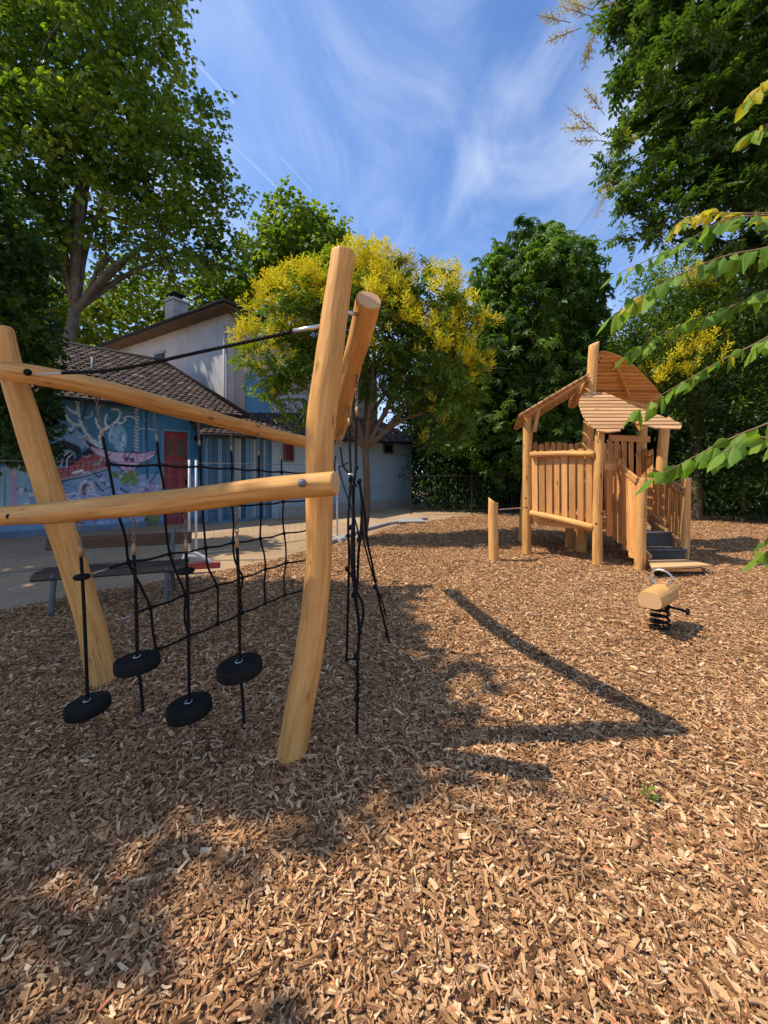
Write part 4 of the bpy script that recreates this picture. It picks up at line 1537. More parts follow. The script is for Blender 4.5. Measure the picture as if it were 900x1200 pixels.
# black spiky mass
spoly([(62, 520), (74, 516), (88, 521), (96, 528), (92, 548), (72, 545), (60, 546), (58, 532)], BLK)
spoly([(100, 508), (118, 520), (125, 535), (110, 540), (96, 532), (104, 524)], BLK)
for a_, b_ in (((64, 543), (80, 528)), ((72, 546), (82, 529)), ((78, 549), (86, 531))):
    stroke([a_, ((a_[0] + b_[0]) / 2 - 3, (a_[1] + b_[1]) / 2 - 2), b_], 1.2, WHT)
ell(59, 537, 5, 6, (.25, .42, .6))
# red tiled roof
spoly([(52, 546), (70, 549), (84, 545), (98, 535), (118, 532), (128, 538), (128, 546), (98, 554), (66, 563), (54, 562)], RED)
for yy in range(4):
    stroke([(58, 550 + yy * 4), (90, 546 + yy * 3.2), (126, 536 + yy * 3.2)], 1.1, (.50, .25, .27))
for xx in range(10):
    stroke([(62 + xx * 6.6, 549 - xx * 1.2), (60 + xx * 6.6, 558 - xx * 1.2)], 1.0, (.08, .02, .03))
stroke([(62, 564), (100, 556), (130, 547)], 1.6, (.45, .36, .30)); stroke([(62, 566), (100, 558), (130, 549)], 1.2, BLK)
stroke([(86, 554), (97, 551)], 3, (.72, .72, .74))
# antlers
stroke([(117, 524), (106, 513), (97, 500), (92, 485), (92, 470), (95, 456)], 6.0, (.50, .60, .60), 2.2)
stroke([(96, 498), (86, 497), (79, 490), (77, 484)], 4.2, (.50, .60, .60), 2)
stroke([(92, 485), (84, 482), (78, 477)], 3.5, (.50, .60, .60), 1.4)
stroke([(92, 474), (85, 467), (82, 462)], 3, (.50, .60, .60), 1.4)
stroke([(118, 524), (117, 512), (120, 505), (128, 500), (136, 494), (141, 486), (138, 480), (131, 480)], 3.6, WHT, 2)
stroke([(126, 501), (123, 494), (125, 486)], 2.6, WHT, 1.6)
stroke([(131, 500), (130, 512), (134, 520), (140, 508), (142, 500)], 3, (.30, .50, .60), 2)
spoly([(128, 510), (140, 497), (148, 510), (146, 528), (136, 527)], (.22, .42, .55)); stroke([(145, 512), (143, 524)], 2.4, WHT)
stroke([(145, 490), (151, 488), (158, 490)], 1.4, WHT); stroke([(162, 503), (172, 502), (182, 504)], 1.2, (.4, .55, .65))
# ladder-like strip and dark poles
stroke([(160, 480), (160, 532)], 4.5, (.45, .50, .56))
for yy in range(0, 52, 4):
    stroke([(158, 481 + yy), (162, 483 + yy)], 1.3, (.05, .1, .2))
stroke([(171, 480), (173, 560)], 3, (.03, .08, .14)); stroke([(168, 480), (169, 540)], 1, (.16, .32, .45))
# pink animal head
spoly([(104, 522), (118, 526), (132, 529), (150, 530), (166, 531), (180, 528), (182, 533), (174, 539), (164, 543), (158, 550), (150, 556), (144, 552), (138, 545), (128, 538), (114, 533)], PNK, BLK, 1.0)
ell(148, 538, 3, 3, (.10, .05, .10)); ell(155, 539, 3, 3, (.10, .05, .10)); ell(178, 531, 1.2, 1.2, (.4, .02, .1))
ell(152, 549, 6, 5, (.50, .36, .56)); stroke([(148, 548), (152, 545), (156, 548), (153, 552), (149, 551)], 1, BLK)
spoly([(136, 552), (142, 556), (150, 560), (147, 566), (140, 562)], (.45, .38, .6), BLK, .8)
# green leaf, brown bits
spoly([(140, 562), (150, 553), (160, 552), (163, 560), (158, 568), (146, 569)], (.13, .25, .06)); stroke([(147, 566), (160, 556)], .8, (.04, .1, .03))
spoly([(132, 552), (140, 556), (138, 561), (131, 558)], (.12, .22, .06))
stroke([(184, 553), (170, 575)], 1.4, BLK); ell(176, 571, 4, 4, (.35, .3, .45)); ell(190, 566, 3, 6, (.45, .33, .28))
# cloud arches in the town
stroke([(93, 578), (95, 568), (101, 564), (108, 568), (110, 578)], 3.4, (.48, .52, .66)); ell(101, 574, 5, 7, (.16, .05, .07)); ell(103, 575, 3, 6, (.36, .42, .55))
stroke([(112, 566), (120, 575), (128, 571), (134, 572)], 2, BLK, .8); stroke([(70, 566), (86, 571), (92, 574)], 1.2, (.08, .1, .2))
stroke([(62, 572), (80, 574)], 1, (.1, .14, .25)); stroke([(120, 582), (150, 580), (180, 584)], 1, (.1, .14, .25))
for _ in range(46):
    cx_, cy_ = rs.uniform(60, 186), rs.uniform(568, 614)
    stroke([(cx_, cy_), (cx_ + rs.uniform(-7, 7), cy_ + rs.uniform(-3, 3)), (cx_ + rs.uniform(-9, 9), cy_ + rs.uniform(-5, 5))], rs.uniform(.8, 2), [BLK, LIL, (.5, .55, .68), (.12, .2, .36)][rs.integers(4)])
spoly([(64, 566), (69, 566), (70, 582), (65, 584)], (.05, .30, .10))
spoly([(172, 590), (186, 590), (186, 614), (170, 614)], (.12, .2, .07))
for _ in range(60):
    cx_, cy_ = rs.uniform(64, 188), rs.uniform(552, 612)
    a0_ = rs.uniform(0, 6.28); rr_ = rs.uniform(2, 6)
    arc = [(cx_ + rr_ * math.cos(a0_ + q * .9), cy_ + rr_ * .8 * math.sin(a0_ + q * .9)) for q in range(4)]
    stroke(arc, rs.uniform(.7, 1.8), [BLK, (.55, .60, .74), (.05, .12, .28), (.42, .34, .55), (.30, .08, .12)][rs.integers(5)])
for _ in range(34):
    cx_, cy_ = rs.uniform(64, 186), rs.uniform(466, 540)
    a0_ = rs.uniform(0, 6.28); rr_ = rs.uniform(3, 9)
    arc = [(cx_ + rr_ * math.cos(a0_ + q * .7), cy_ + rr_ * math.sin(a0_ + q * .7)) for q in range(4)]
    stroke(arc, rs.uniform(.8, 2.6), [(.02, .09, .18), (.10, .30, .44), (.02, .06, .12), (.28, .46, .56)][rs.integers(4)], None, .75)
# more painted detail: tines, swirls, spots, outlines
for pts_, w0_, c_ in [([(103, 508), (98, 512), (92, 512)], 2.2, (.5, .6, .6)), ([(95, 462), (99, 455), (104, 452)], 2, (.5, .6, .6)), ([(88, 497), (84, 503), (78, 505)], 2, (.5, .6, .6)),
                      ([(120, 505), (114, 498), (112, 490)], 2.2, WHT), ([(136, 494), (142, 496), (147, 492)], 2, WHT), ([(133, 500), (128, 508), (129, 518)], 1.4, (.45, .6, .68)),
                      ([(93, 470), (98, 497), (110, 515)], .8, BLK), ([(96, 512), (108, 522), (116, 528)], .9, BLK), ([(141, 486), (145, 494), (150, 505), (150, 522)], .9, (.05, .14, .22)),
                      ([(106, 526), (116, 535), (128, 541)], 1.2, (.30, .16, .26)), ([(158, 533), (168, 535), (179, 532)], 1, (.36, .2, .36)), ([(130, 531), (126, 538), (134, 546)], 1, BLK), ([(160, 534), (162, 541)], .8, BLK),
                      ([(104, 524), (98, 519), (101, 514), (108, 520)], 1.4, PNK), ([(64, 536), (58, 530), (62, 522)], 1.2, BLK), ([(66, 575), (76, 580), (88, 578), (92, 584)], 1.6, (.55, .6, .72)),
                      ([(112, 580), (118, 586), (126, 583), (134, 588)], 2.2, (.5, .52, .68)), ([(138, 575), (146, 580), (158, 576)], 2, (.42, .44, .62)), ([(160, 586), (168, 580), (176, 586)], 1.6, (.55, .58, .7)),
                      ([(44, 560), (50, 566), (48, 576)], 2, (.5, .5, .64)), ([(-30, 560), (-14, 572), (-20, 590)], 3, PNK), ([(-44, 570), (-36, 580)], 4, (.6, .6, .3))]:
    stroke(pts_, w0_, c_)
for _ in range(70):
    cx_, cy_ = rs.uniform(66, 184), rs.uniform(464, 526)
    ell(cx_, cy_, rs.uniform(.5, 1.3), rs.uniform(.5, 1.1), [(.03, .09, .15), (.16, .34, .46)][rs.integers(2)], .8)
for _ in range(26):
    cx_, cy_ = rs.uniform(64, 186), rs.uniform(562, 612)
    ell(cx_, cy_, rs.uniform(1.5, 4), rs.uniform(1, 2.6), [(.45, .5, .66), (.14, .2, .36), (.55, .42, .55), (.2, .32, .2)][rs.integers(4)], .8)
# left end: pale panel, pink column, grey edge
spoly([(-2, 548), (30, 549), (32, 600), (-2, 600)], (.26, .44, .55)); stroke([(16, 552), (17, 570), (17, 592)], 5, (.50, .28, .40)); ell(16, 555, 3.5, 3, (.6, .42, .5))
stroke([(-4, 540), (-4, 620)], 8, (.30, .31, .30)); stroke([(5, 548), (6, 600)], 1, (.05, .15, .2))
for _ in range(9):
    ell(rs.uniform(22, 40), rs.uniform(573, 592), rs.uniform(1.5, 4), rs.uniform(1.5, 3), [(.6, .63, .68), (.12, .14, .2), (.45, .45, .6)][rs.integers(3)])
# dark plinth
paint(np.clip((.14 - ZZ) / .05, 0, 1) * .6, (.08, .09, .10))
verts = np.stack([np.broadcast_to(gX, (nz_, nx)), np.broadcast_to(gY, (nz_, nx)), ZZ], -1).reshape(-1, 3)
verts -= np.array(B1.location)
me = bpy.data.meshes.new('painted_wall')
idx = np.arange(nz_ * nx).reshape(nz_, nx)
fc = np.stack([idx[:-1, :-1], idx[:-1, 1:], idx[1:, 1:], idx[1:, :-1]], -1).reshape(-1, 4)
# leave an opening where the red door stands
dl, dr = wallp(189.5, z=0), wallp(223, z=0)
sl, sr_ = (dl - wl).length, (dr - wl).length
DT = 3.06
cS = np.broadcast_to((ss[:-1] + ss[1:]) / 2, (nz_ - 1, nx - 1)).ravel(); cZ = np.broadcast_to(((zz_[:-1] + zz_[1:]) / 2)[:, None], (nz_ - 1, nx - 1)).ravel()
fc = fc[~((cS > sl) & (cS < sr_) & (cZ < DT))]
me.from_pydata(verts.tolist(), [], fc.tolist())
ca_ = me.color_attributes.new('paint', 'FLOAT_COLOR', 'POINT')
ca_.data.foreach_set('color', np.concatenate([np.clip(img * 1.15, 0, 1).reshape(-1, 3), np.ones((nz_ * nx, 1))], 1).astype(np.float32).ravel())
me.materials.append(M['mural'])
ob = bpy.data.objects.new('painted_wall', me); C.objects.link(ob); ob.parent = B1
ob['label'] = 'blue wall painted with an antlered pink animal over a red tiled roof'
# body of the building behind the painted skin
BK = -WN
def quadwall(p, q, z0, z1, th, mat, name, parent):
    """solid wall from p to q, thickness th behind the line"""
    d3 = (q - p).normalized(); nn = Vector((d3.y, -d3.x, 0))
    if nn.y > 0:
        nn = -nn
    c_ = p.lerp(q, .5) - nn * th / 2
    return MB().box((c_.x, c_.y, (z0 + z1) / 2), (nn, Zv, d3), (th / 2, (z1 - z0) / 2, (q - p).length / 2)).build(name, mat, parent)


dl0 = wl + WD * sl; dr0 = wl + WD * sr_
quadwall(wl + BK * .01, dl0 + BK * .01, -.1, EZ - .01, .3, M['bluep'], 'wall', B1)
quadwall(dr0 + BK * .01, wr + BK * .01, -.1, EZ - .01, .3, M['bluep'], 'wall', B1)
quadwall(dl0 + BK * .01 + WD * .002, dr0 + BK * .01 - WD * .002, DT + .01, EZ - .01, .3, M['bluep'], 'wall', B1)
quadwall(wr + BK * .32, wr + BK * 6, -.1, EZ, .3, M['plaster'], 'wall', B1)
# red double door made of boards, set back
dr_ = MB()
nbd = 5
for i in range(nbd):
    a_ = dl0.lerp(dr0, i / nbd) + BK * .14 + WD * .006; b_ = dl0.lerp(dr0, (i + 1) / nbd) + BK * .14 - WD * .006
    quadwall(a_, b_, -.05, DT - .02, .04, M['reddoor'], 'door_board', B1)
quadwall(dl0 + BK * .125, dr0 + BK * .125, 1.45, 1.57, .02, M['reddoor'], 'door_rail', B1)
MB().box(dl0.lerp(dr0, .88) + BK * .10 + Vector((0, 0, 1.3)), (WN, WD, Zv), (.02, .02, .09)).build('door_handle', M['black'], B1)
for a_, b_, z0_, z1_ in ((dl0, dl0 + WD * .07, -.05, DT), (dr0 - WD * .07, dr0, -.05, DT), (dl0 + WD * .072, dr0 - WD * .072, DT - .09, DT - .002)):
    quadwall(a_ + BK * .03, b_ + BK * .03, z0_, z1_, .09, M['bluep'], 'door_frame', B1)
for f0_, f1_ in ((.16, .46), (.54, .84)):
    quadwall(dl0.lerp(dr0, f0_) + BK * .128, dl0.lerp(dr0, f1_) + BK * .128, 2.15, 2.75, .02, M['soffit'], 'door_panel', B1)
# lamp on the wall right of the door
lc = wallp(233, 514, fwd=.12)
lm = thing('wall_lamp', 'black lamp box fixed to the blue wall right of the red door', 'lamp', lc)
MB().box(lc, (WN, WD, Zv), (.10, .12, .07)).build('housing', M['black'], lm)
MB().box(lc - WN * .10, (WN, WD, Zv), (.03, .03, .05)).build('bracket', M['black'], lm)


def tiles(name, quad, tw_, tl_, parent, mat, poly=None, th=.03):
    """clay tiles laid on a sloping polygon; quad=(eave0, eave1, top1, top0)"""
    e0, e1, t1, t0 = [Vector(p) for p in quad]
    U_ = (e1 - e0); UL = U_.length; U_.normalize()
    nrm = U_.cross(t0 - e0).normalized()
    if nrm.z < 0:
        nrm = -nrm
    V_ = nrm.cross(U_)
    if V_.z < 0:
        V_ = -V_
    pts2 = [((p - e0).dot(U_), (p - e0).dot(V_)) for p in (e0, e1, t1, t0)]
    VL = max(p[1] for p in pts2)
    mbt = MB(); tin = []
    # deck below tiles
    mbt.prism([e0, e1, t1, t0] if (e1 - e0).cross(t0 - e0).dot(nrm) > 0 else [e0, t0, t1, e1], -nrm, .06)
    tin += [.15] * 8
    rows = int(VL / tl_)
    for r in range(rows + 1):
        v0 = r * tl_
        f_ = min(1, v0 / VL)
        # left and right limit by interpolation of the sloping sides
        ul = pts2[0][0] + (pts2[3][0] - pts2[0][0]) * f_; ur = pts2[1][0] + (pts2[2][0] - pts2[1][0]) * f_
        u_ = ul + (r % 2) * tw_ * .5
        while u_ < ur:
            w_ = min(tw_ * .94, ur - u_)
            if w_ > .05:
                j = random.uniform(-.006, .012); jj = random.uniform(-.012, .012)
                A_ = e0 + U_ * (u_ + jj) + V_ * (v0 - .02 + jj) + nrm * (.035 + j)
                tt = random.random()
                ids = []
                for (du, dv_, dz) in ((0, 0, 0), (w_ * .25, -.004, .02), (w_ * .75, -.004, .02), (w_, 0, 0), (w_, tl_ * 1.15, -.022), (w_ * .75, tl_ * 1.15, -.004), (w_ * .25, tl_ * 1.15, -.004), (0, tl_ * 1.15, -.022)):
                    ids.append(mbt.vert(A_ + U_ * du + V_ * dv_ + nrm * dz)); tin.append(tt)
                mbt.face((ids[0], ids[1], ids[6], ids[7])); mbt.face((ids[1], ids[2], ids[5], ids[6])); mbt.face((ids[2], ids[3], ids[4], ids[5]))
                lo_ = [mbt.vert(Vector(mbt.v[ids[q]]) - nrm * .028) for q in (0, 1, 2, 3)]; tin.extend([tt * .5] * 4)
                mbt.face((lo_[0], lo_[3], ids[3], ids[2], ids[1], ids[0]))
            u_ += tw_
    ob_ = mbt.build(name, mat, parent, kind='stuff')
    at = ob_.data.attributes.new('tint', 'FLOAT', 'POINT')
    at.data.foreach_set('value', np.array(tin, dtype=np.float32))
    return ob_


ov = .45
RZ, RD = 6.0, 3.15
ef0 = wl + WN * ov - WD * 3; ef0.z = EZ - .08
ef1 = wr + WN * ov + WD * .4; ef1.z = EZ - .08
eb1 = ef1 + BK * (2 * RD + ov * 2)
rg0 = ef0 + BK * (RD + ov); rg0.z = RZ
rg1 = wallp(192, z=0); rg1 = rg1  # ridge end
# ridge end placed so that the hip starts above the red door
q0 = Vector((0, 19.456, 0)) - WN * RD
kx = (190 - CX) / F
s_ = (kx * q0.y - q0.x) / (WD.x - kx * WD.y)
rg1 = q0 + WD * s_; rg1.z = RZ
tiles('roof_tiles', (ef0, ef1, rg1, rg0), .21, .17, B1, M['tile'])
tiles('roof_tiles', (ef1, eb1, rg1 + BK * .02, rg1), .21, .17, B1, M['tile'])
MB().tube([rg0, rg1, ef1 + Zv * .08], .10, 8).build('ridge_tile', M['tile'], B1, smooth=True)
MB().tube([ef0 + WN * .06 - Zv * .02, ef1 + WN * .06 - Zv * .02], .06, 8).build('gutter', M['roofdk'], B1, smooth=True)
sp_ = wallp(119, z=0) + BK * 1.5
MB().tube([sp_ + Zv * 4.3, sp_ + Zv * 5.3], .05, 8).build('vent_pipe', M['castg'], B1, smooth=True)

# lean-to with peeling planks and pale blue wall
FW = .7
B2 = thing('lean_to_shed', 'low shed with peeling blue plank walls and clay tile roof beside the mural building', 'shed', wallp(330, z=-.06, fwd=FW))
l0, l1, l2 = wallp(240, z=0, fwd=FW), wallp(318, z=0, fwd=FW), wallp(482, z=0, fwd=FW)
LZ = 2.86
pk = MB(); tin = []
L_ = (l1 - l0).length
s_ = 0
quadwall(l0 + BK * .06 , l1 + BK * .06, -.1, LZ, .15, M['bluep'], 'wall', B2)
i = 0
while s_ < L_ - .03:
    w_ = min(random.uniform(.11, .16), L_ - s_)
    a_ = l0 + WD * s_
    c_ = a_ + WD * (w_ / 2)
    mbp = MB()
    nv0 = len(mbp.v)
    mbp.box((c_.x - WN.x * .02, c_.y - WN.y * .02, LZ / 2), (WN, WD, Zv), (.018 + random.uniform(0, .008), w_ / 2 - .007, LZ / 2 - random.uniform(0, .05)))
    ob_ = mbp.build('wall_plank', M['planks'], B2)
    at = ob_.data.attributes.new('tint', 'FLOAT', 'POINT')
    at.data.foreach_set('value', np.full(len(ob_.data.vertices), random.random() ** 1.3, dtype=np.float32))
    s_ += w_
quadwall(l1, l2, -.1, LZ + .3, .2, M['palebl'], 'wall', B2)
quadwall(l2 - WD * .2, l2 + BK * 4 - WD * .2, -.1, LZ + .3, .2, M['palebl'], 'wall', B2)
quadwall(l1 + WN * .05, l1 + WN * .05 + WD * .28, -.1, LZ - .1, .1, M['palebl'], 'pilaster', B2)
# string course and low plinth on the pale wall
quadwall(l1 + WN * .03 + WD * .3, l2 + WN * .03, 1.02, 1.1, .05, M['palebl'], 'string_course', B2)
quadwall(l1 + WN * .05 + WD * .3, l2 + WN * .05, -.1, .35, .06, M['conc'], 'plinth', B2)
# barred window
def win(px0, px1, py0, py1, fwd, parent, bars=3, frame='soffit'):
    a_, b_ = wallp(px0, z=0, fwd=fwd), wallp(px1, z=0, fwd=fwd)
    zt = wallp((px0 + px1) / 2, py0, fwd=fwd).z; zb = wallp((px0 + px1) / 2, py1, fwd=fwd).z
    c_ = a_.lerp(b_, .5); hw = (b_ - a_).length / 2; hh = (zt - zb) / 2; zc_ = (zt + zb) / 2
    f_ = MB()
    for sx in (-1, 1):
        f_.box(c_ + WD * sx * hw + Zv * zc_ + WN * .02, (WN, WD, Zv), (.04, .035, hh + .03))
    for sz in (-1, 1):
        f_.box(c_ + Zv * (zc_ + sz * hh) + WN * .023, (WN, Zv, WD), (.04, .035, hw - .037))
    fo = f_.build('window', M[frame], parent)
    MB().box(c_ + Zv * zc_ + WN * .006, (WN, WD, Zv), (.004, hw - .03, hh - .03)).build('pane', M['glassdk'], fo)
    for i_ in range(bars):
        q_ = a_.lerp(b_, (i_ + 1) / (bars + 1))
        MB().box(q_ + Zv * zc_ + WN * .03, (WN, WD, Zv), (.01, .012, hh - .035)).build('bar', M['reddoor'], fo)
    return fo


win(333, 343, 520, 540, FW, B2)
win(449, 460, 521, 531, FW, B2, 0, 'castg')
# roof of the lean-to
e0 = l0 + WN * .4 - WD * .25 + Zv * (LZ + .02); e1 = l2 + WN * .4 + WD * .3 + Zv * (LZ + .28)
t0_ = l0 + BK * 1.9 - WD * .25 + Zv * 3.95; t1_ = l2 + BK * 2.9 + WD * .3 + Zv * 4.1
tiles('roof_tiles', (e0, e1, t1_, t0_), .22, .19, B2, M['tile'])
MB().tube([e0 - Zv * .05 + WN * .05, e1 - Zv * .05 + WN * .05], .05, 8).build('gutter', M['roofdk'], B2, smooth=True)
tails = MB()
# rafter tails
for i_ in range(22):
    q_ = (l0 + Zv * LZ).lerp(l1 + Zv * (LZ + .1), i_ / 21) + WN * .2 - Zv * .06
    MB().box(q_, (WN, WD, Zv), (.2, .03, .035)).build('rafter_tail', M['soffit'], B2)

# white house behind
HC = PX(267, 555, 15.0); HC.z = 0
HD1 = Vector((-.85, .53, 0)).normalized(); HD2 = Vector((.53, .85, 0)).normalized()
B3 = thing('white_house', 'two-storey white plaster house with dark eaves behind the mural building', 'house', HC)
HZ = 7.75
a_ = HC; b_ = HC + HD1 * 12; c_ = HC + HD2 * 10
MB().box(a_.lerp(b_, .5) + HD2 * .15 + Zv * HZ / 2, (HD2, Zv, HD1), (.15, HZ / 2, 6)).build('wall', M['plaster'], B3)
MB().box(a_.lerp(c_, .5) + HD1 * .16 + HD2 * .16 + Zv * HZ / 2, (HD1, Zv, HD2), (.15, HZ / 2, 4.84)).build('wall', M['plaster2'], B3)
# roof: overhanging slab (soffit) plus low hip
ovh = .62
cor = [HC - HD1 * ovh - HD2 * ovh, HC + HD1 * 12.5 - HD2 * ovh, HC + HD1 * 12.5 + HD2 * 10.5, HC - HD1 * ovh + HD2 * 10.5]
cor = [p + Zv * (HZ - .02) for p in cor]
ar = (cor[1] - cor[0]).cross(cor[2] - cor[1])
if ar.z < 0:
    cor = cor[::-1]
MB().prism(cor, (0, 0, 1), .08).build('soffit', M['soffit'], B3)
cor2 = [p + Zv * .082 for p in cor]
mb = MB()
ctr = sum(cor2, Vector((0, 0, 0))) / 4
base = [mb.vert(p) for p in cor2]; low = [mb.vert(p + Zv * .13) for p in cor2]
rA = ctr + HD1 * 2 + Zv * 2.0; rB = ctr - HD1 * 2 + Zv * 2.0
for i_ in range(4):
    mb.face((base[i_], base[(i_ + 1) % 4], low[(i_ + 1) % 4], low[i_]))
va, vb = mb.vert(rA), mb.vert(rB)
top = sorted(range(4), key=lambda i_: (Vector(mb.v[low[i_]]) - ctr).dot(HD1))
for i_ in range(4):
    p_, q_ = low[i_], low[(i_ + 1) % 4]
    sp0 = (Vector(mb.v[p_]) - ctr).dot(HD1) > 0; sq0 = (Vector(mb.v[q_]) - ctr).dot(HD1) > 0
    if sp0 == sq0:
        mb.face((p_, q_, va if sp0 else vb))
    else:
        mb.face((p_, q_, va if sq0 else vb, va if sp0 else vb))
mb.build('roof', M['roofdk'], B3)
MB().tube([cor[i_] + Zv * .1 for i_ in range(4)], .075, 8, closed=True).build('gutter', M['roofdk'], B3, smooth=True)
# drain pipe on the corner
MB().tube([HC - HD2 * .08 + HD1 * .12 + Zv * .2, HC - HD2 * .08 + HD1 * .12 + Zv * 7.3], .05, 8).build('drain_pipe', M['plaster'], B3, smooth=True)


def on_house(px, py, d, nrm, fwd=0.0):
    return wallp(px, py, None, fwd, HC, d, nrm)


def panel(px0, px1, py0, py1, d, nrm, th, mat, name, parent, fwd=.0):
    a1, b1_ = on_house(px0, py0, d, nrm, fwd), on_house(px1, py0, d, nrm, fwd)
    zb = on_house((px0 + px1) / 2, py1, d, nrm, fwd).z; zt = on_house((px0 + px1) / 2, py0, d, nrm, fwd).z
    c_ = a1.lerp(b1_, .5); c_.z = (zt + zb) / 2
    h_ = Vector((b1_.x - a1.x, b1_.y - a1.y, 0)).length / 2
    return MB().box(c_ + nrm * th / 2, (nrm, d, Zv), (th / 2, h_, (zt - zb) / 2)).build(name, mat, parent)


n1 = -HD2; n2 = -HD1
panel(182, 193, 415, 429, HD1, n1, .03, M['glassdk'], 'window', B3)
panel(181, 194, 412.5, 415, HD1, n1, .06, M['conc'], 'lintel', B3)
panel(288, 316, 440, 492, HD2, n2, .05, M['bluep'], 'shutter', B3).__setitem__('label', 'large faded blue shutter')
for i_ in range(12):
    panel(317 + i_ * 3.4, 317 + i_ * 3.4 + 2.5, 463, 496, HD2, n2, .05, M['corr'], 'cladding_panel', B3)
# chimney
cp = PX(207, 555, 17.8); cp.z = 0
mbc = MB().box(cp + Zv * 8.6, (HD1, HD2, Zv), (.34, .34, .72)).build('chimney', M['chimney'], B3)
MB().box(cp + Zv * 9.36, (HD1, HD2, Zv), (.40, .40, .05)).build('chimney_cap', M['conc'], mbc)
MB().tube([cp + Zv * 9.4, cp + Zv * 9.62], .12, 10).build('chimney_pot', M['roofdk'], mbc)
MB().box(cp + Zv * 9.68, (HD1, HD2, Zv), (.3, .3, .025)).build('cowl', M['roofdk'], mbc)


# ------------------------------------------------------------------ foliage shapes
def leaf_faces(mb, base, d, side, L, wd, fold=.25, droop=.2, n=None, pts=None):
    """a folded leaf: two halves along the midrib, pointed tip"""
    d = Vector(d).normalized(); side = Vector(side)
    side = (side - d * side.dot(d)).normalized()
    up = side.cross(d)
    b_ = mb.vert(base)
    m1 = mb.vert(base + d * L * .5 - up * droop * L * .25)
    tp = mb.vert(base + d * L - up * droop * L)
    for s_ in (-1, 1):
        q1 = mb.vert(base + d * L * .28 + side * s_ * wd * .45 + up * fold * wd * .5)
        q2 = mb.vert(base + d * L * .66 + side * s_ * wd * .42 + up * fold * wd * .35 - up * droop * L * .45)
        if s_ > 0:
            mb.face((b_, q1, q2, m1)); mb.face((m1, q2, tp))
        else:
            mb.face((b_, m1, q2, q1)); mb.face((m1, tp, q2))


def rv():
    while True:
        v_ = Vector((random.uniform(-1, 1), random.uniform(-1, 1), random.uniform(-1, 1)))
        if .05 < v_.length < 1:
            return v_.normalized()


def clump_plane(n=10, R=.46, L=.21):
    mb = MB()
    for _ in range(n):
        p = rv() * R * random.uniform(.2, 1)
        p.z *= .7
        d = (Vector((p.x, p.y, p.z * .3)) .normalized() + rv() * .7 + Vector((0, 0, -.25))).normalized()
        # broad lobed leaf: three overlapping blades
        L_ = L * random.uniform(.75, 1.2)
        sd_ = d.cross(Vector((0, 0, 1)) + rv() * .4).normalized()
        leaf_faces(mb, p, d, sd_, L_, L_ * .75, .2, .25)
        leaf_faces(mb, p, (d + sd_ * .9).normalized(), sd_, L_ * .75, L_ * .45, .2, .25)
        leaf_faces(mb, p, (d - sd_ * .9).normalized(), sd_, L_ * .75, L_ * .45, .2, .25)
    return mb


def clump_chestnut(L=.22):
    mb = MB()
    for c_ in range(5):
        p = rv() * .26
        p.z = abs(p.z) * .4
        out = (Vector((p.x, p.y, 0)).normalized() * .5 + Vector((0, 0, .6)) + rv() * .25).normalized()
        t1 = out.orthogonal().normalized(); t2 = out.cross(t1)
        for q in range(6):
            an = 2 * math.pi * q / 6 + random.uniform(-.15, .15)
            d = (t1 * math.cos(an) + t2 * math.sin(an) - Vector((0, 0, .18)) + out * .1).normalized()
            leaf_faces(mb, p, d, d.cross(out), L * random.uniform(.8, 1.15), L * .34, .3, .38)
    return mb


def clump_pinnate(n=4, L=.38, lf=.125, wd=.056):
    mb = MB()
    for c_ in range(n):
        d = (rv() + Vector((0, 0, .15))).normalized()
        d.z *= .6; d.normalize()
        p = Vector((0, 0, 0)) + rv() * .05
        sd_ = d.cross(Vector((0, 0, 1))).normalized()
        for q in range(5):
            f_ = (q + 1) / 5.5
            b_ = p + d * L * f_ - Vector((0, 0, .28 * L * f_ * f_))
            for s_ in (-1, 1):
                ld = (sd_ * s_ + d * .55 - Vector((0, 0, .35)) + rv() * .15).normalized()
                leaf_faces(mb, b_, ld, ld.cross(Vector((0, 0, 1)) + rv() * .2), lf * random.uniform(.8, 1.2), wd, .25, .25)
        leaf_faces(mb, p + d * L - Vector((0, 0, .28 * L)), d, sd_, lf, wd, .2, .3)
    return mb


def clump_laurel(n=16, R=.25, L=.11, wd=.045):
    mb = MB()
    for _ in range(n):
        p = rv() * R * random.uniform(.2, 1)
        d = (p.normalized() + rv() * .8).normalized()
        leaf_faces(mb, p, d, d.cross(Vector((0, 0, 1)) + rv() * .3), L * random.uniform(.7, 1.3), wd, .25, .25)
    return mb


def clump_flower(L=.42, n=12, sz=.017):
    """upright spray of small yellow petals along thin side shoots"""
    mb = MB()
    for s_ in range(n):
        f_ = s_ / n
        b_ = Vector((0, 0, L * f_ * .8))
        an = s_ * 2.4
        d = Vector((math.cos(an), math.sin(an), .9)).normalized()
        Lb = L * .5 * (1 - .55 * f_)
        for q in range(9):
            p = b_ + d * Lb * (q + 1) / 9 + rv() * .012
            a_ = rv(); c_ = a_.orthogonal().normalized(); e_ = a_.cross(c_)
            r_ = sz * random.uniform(.7, 1.3)
            ids = [mb.vert(p + c_ * r_), mb.vert(p + e_ * r_), mb.vert(p - c_ * r_), mb.vert(p - e_ * r_)]
            mb.face(ids)
    return mb


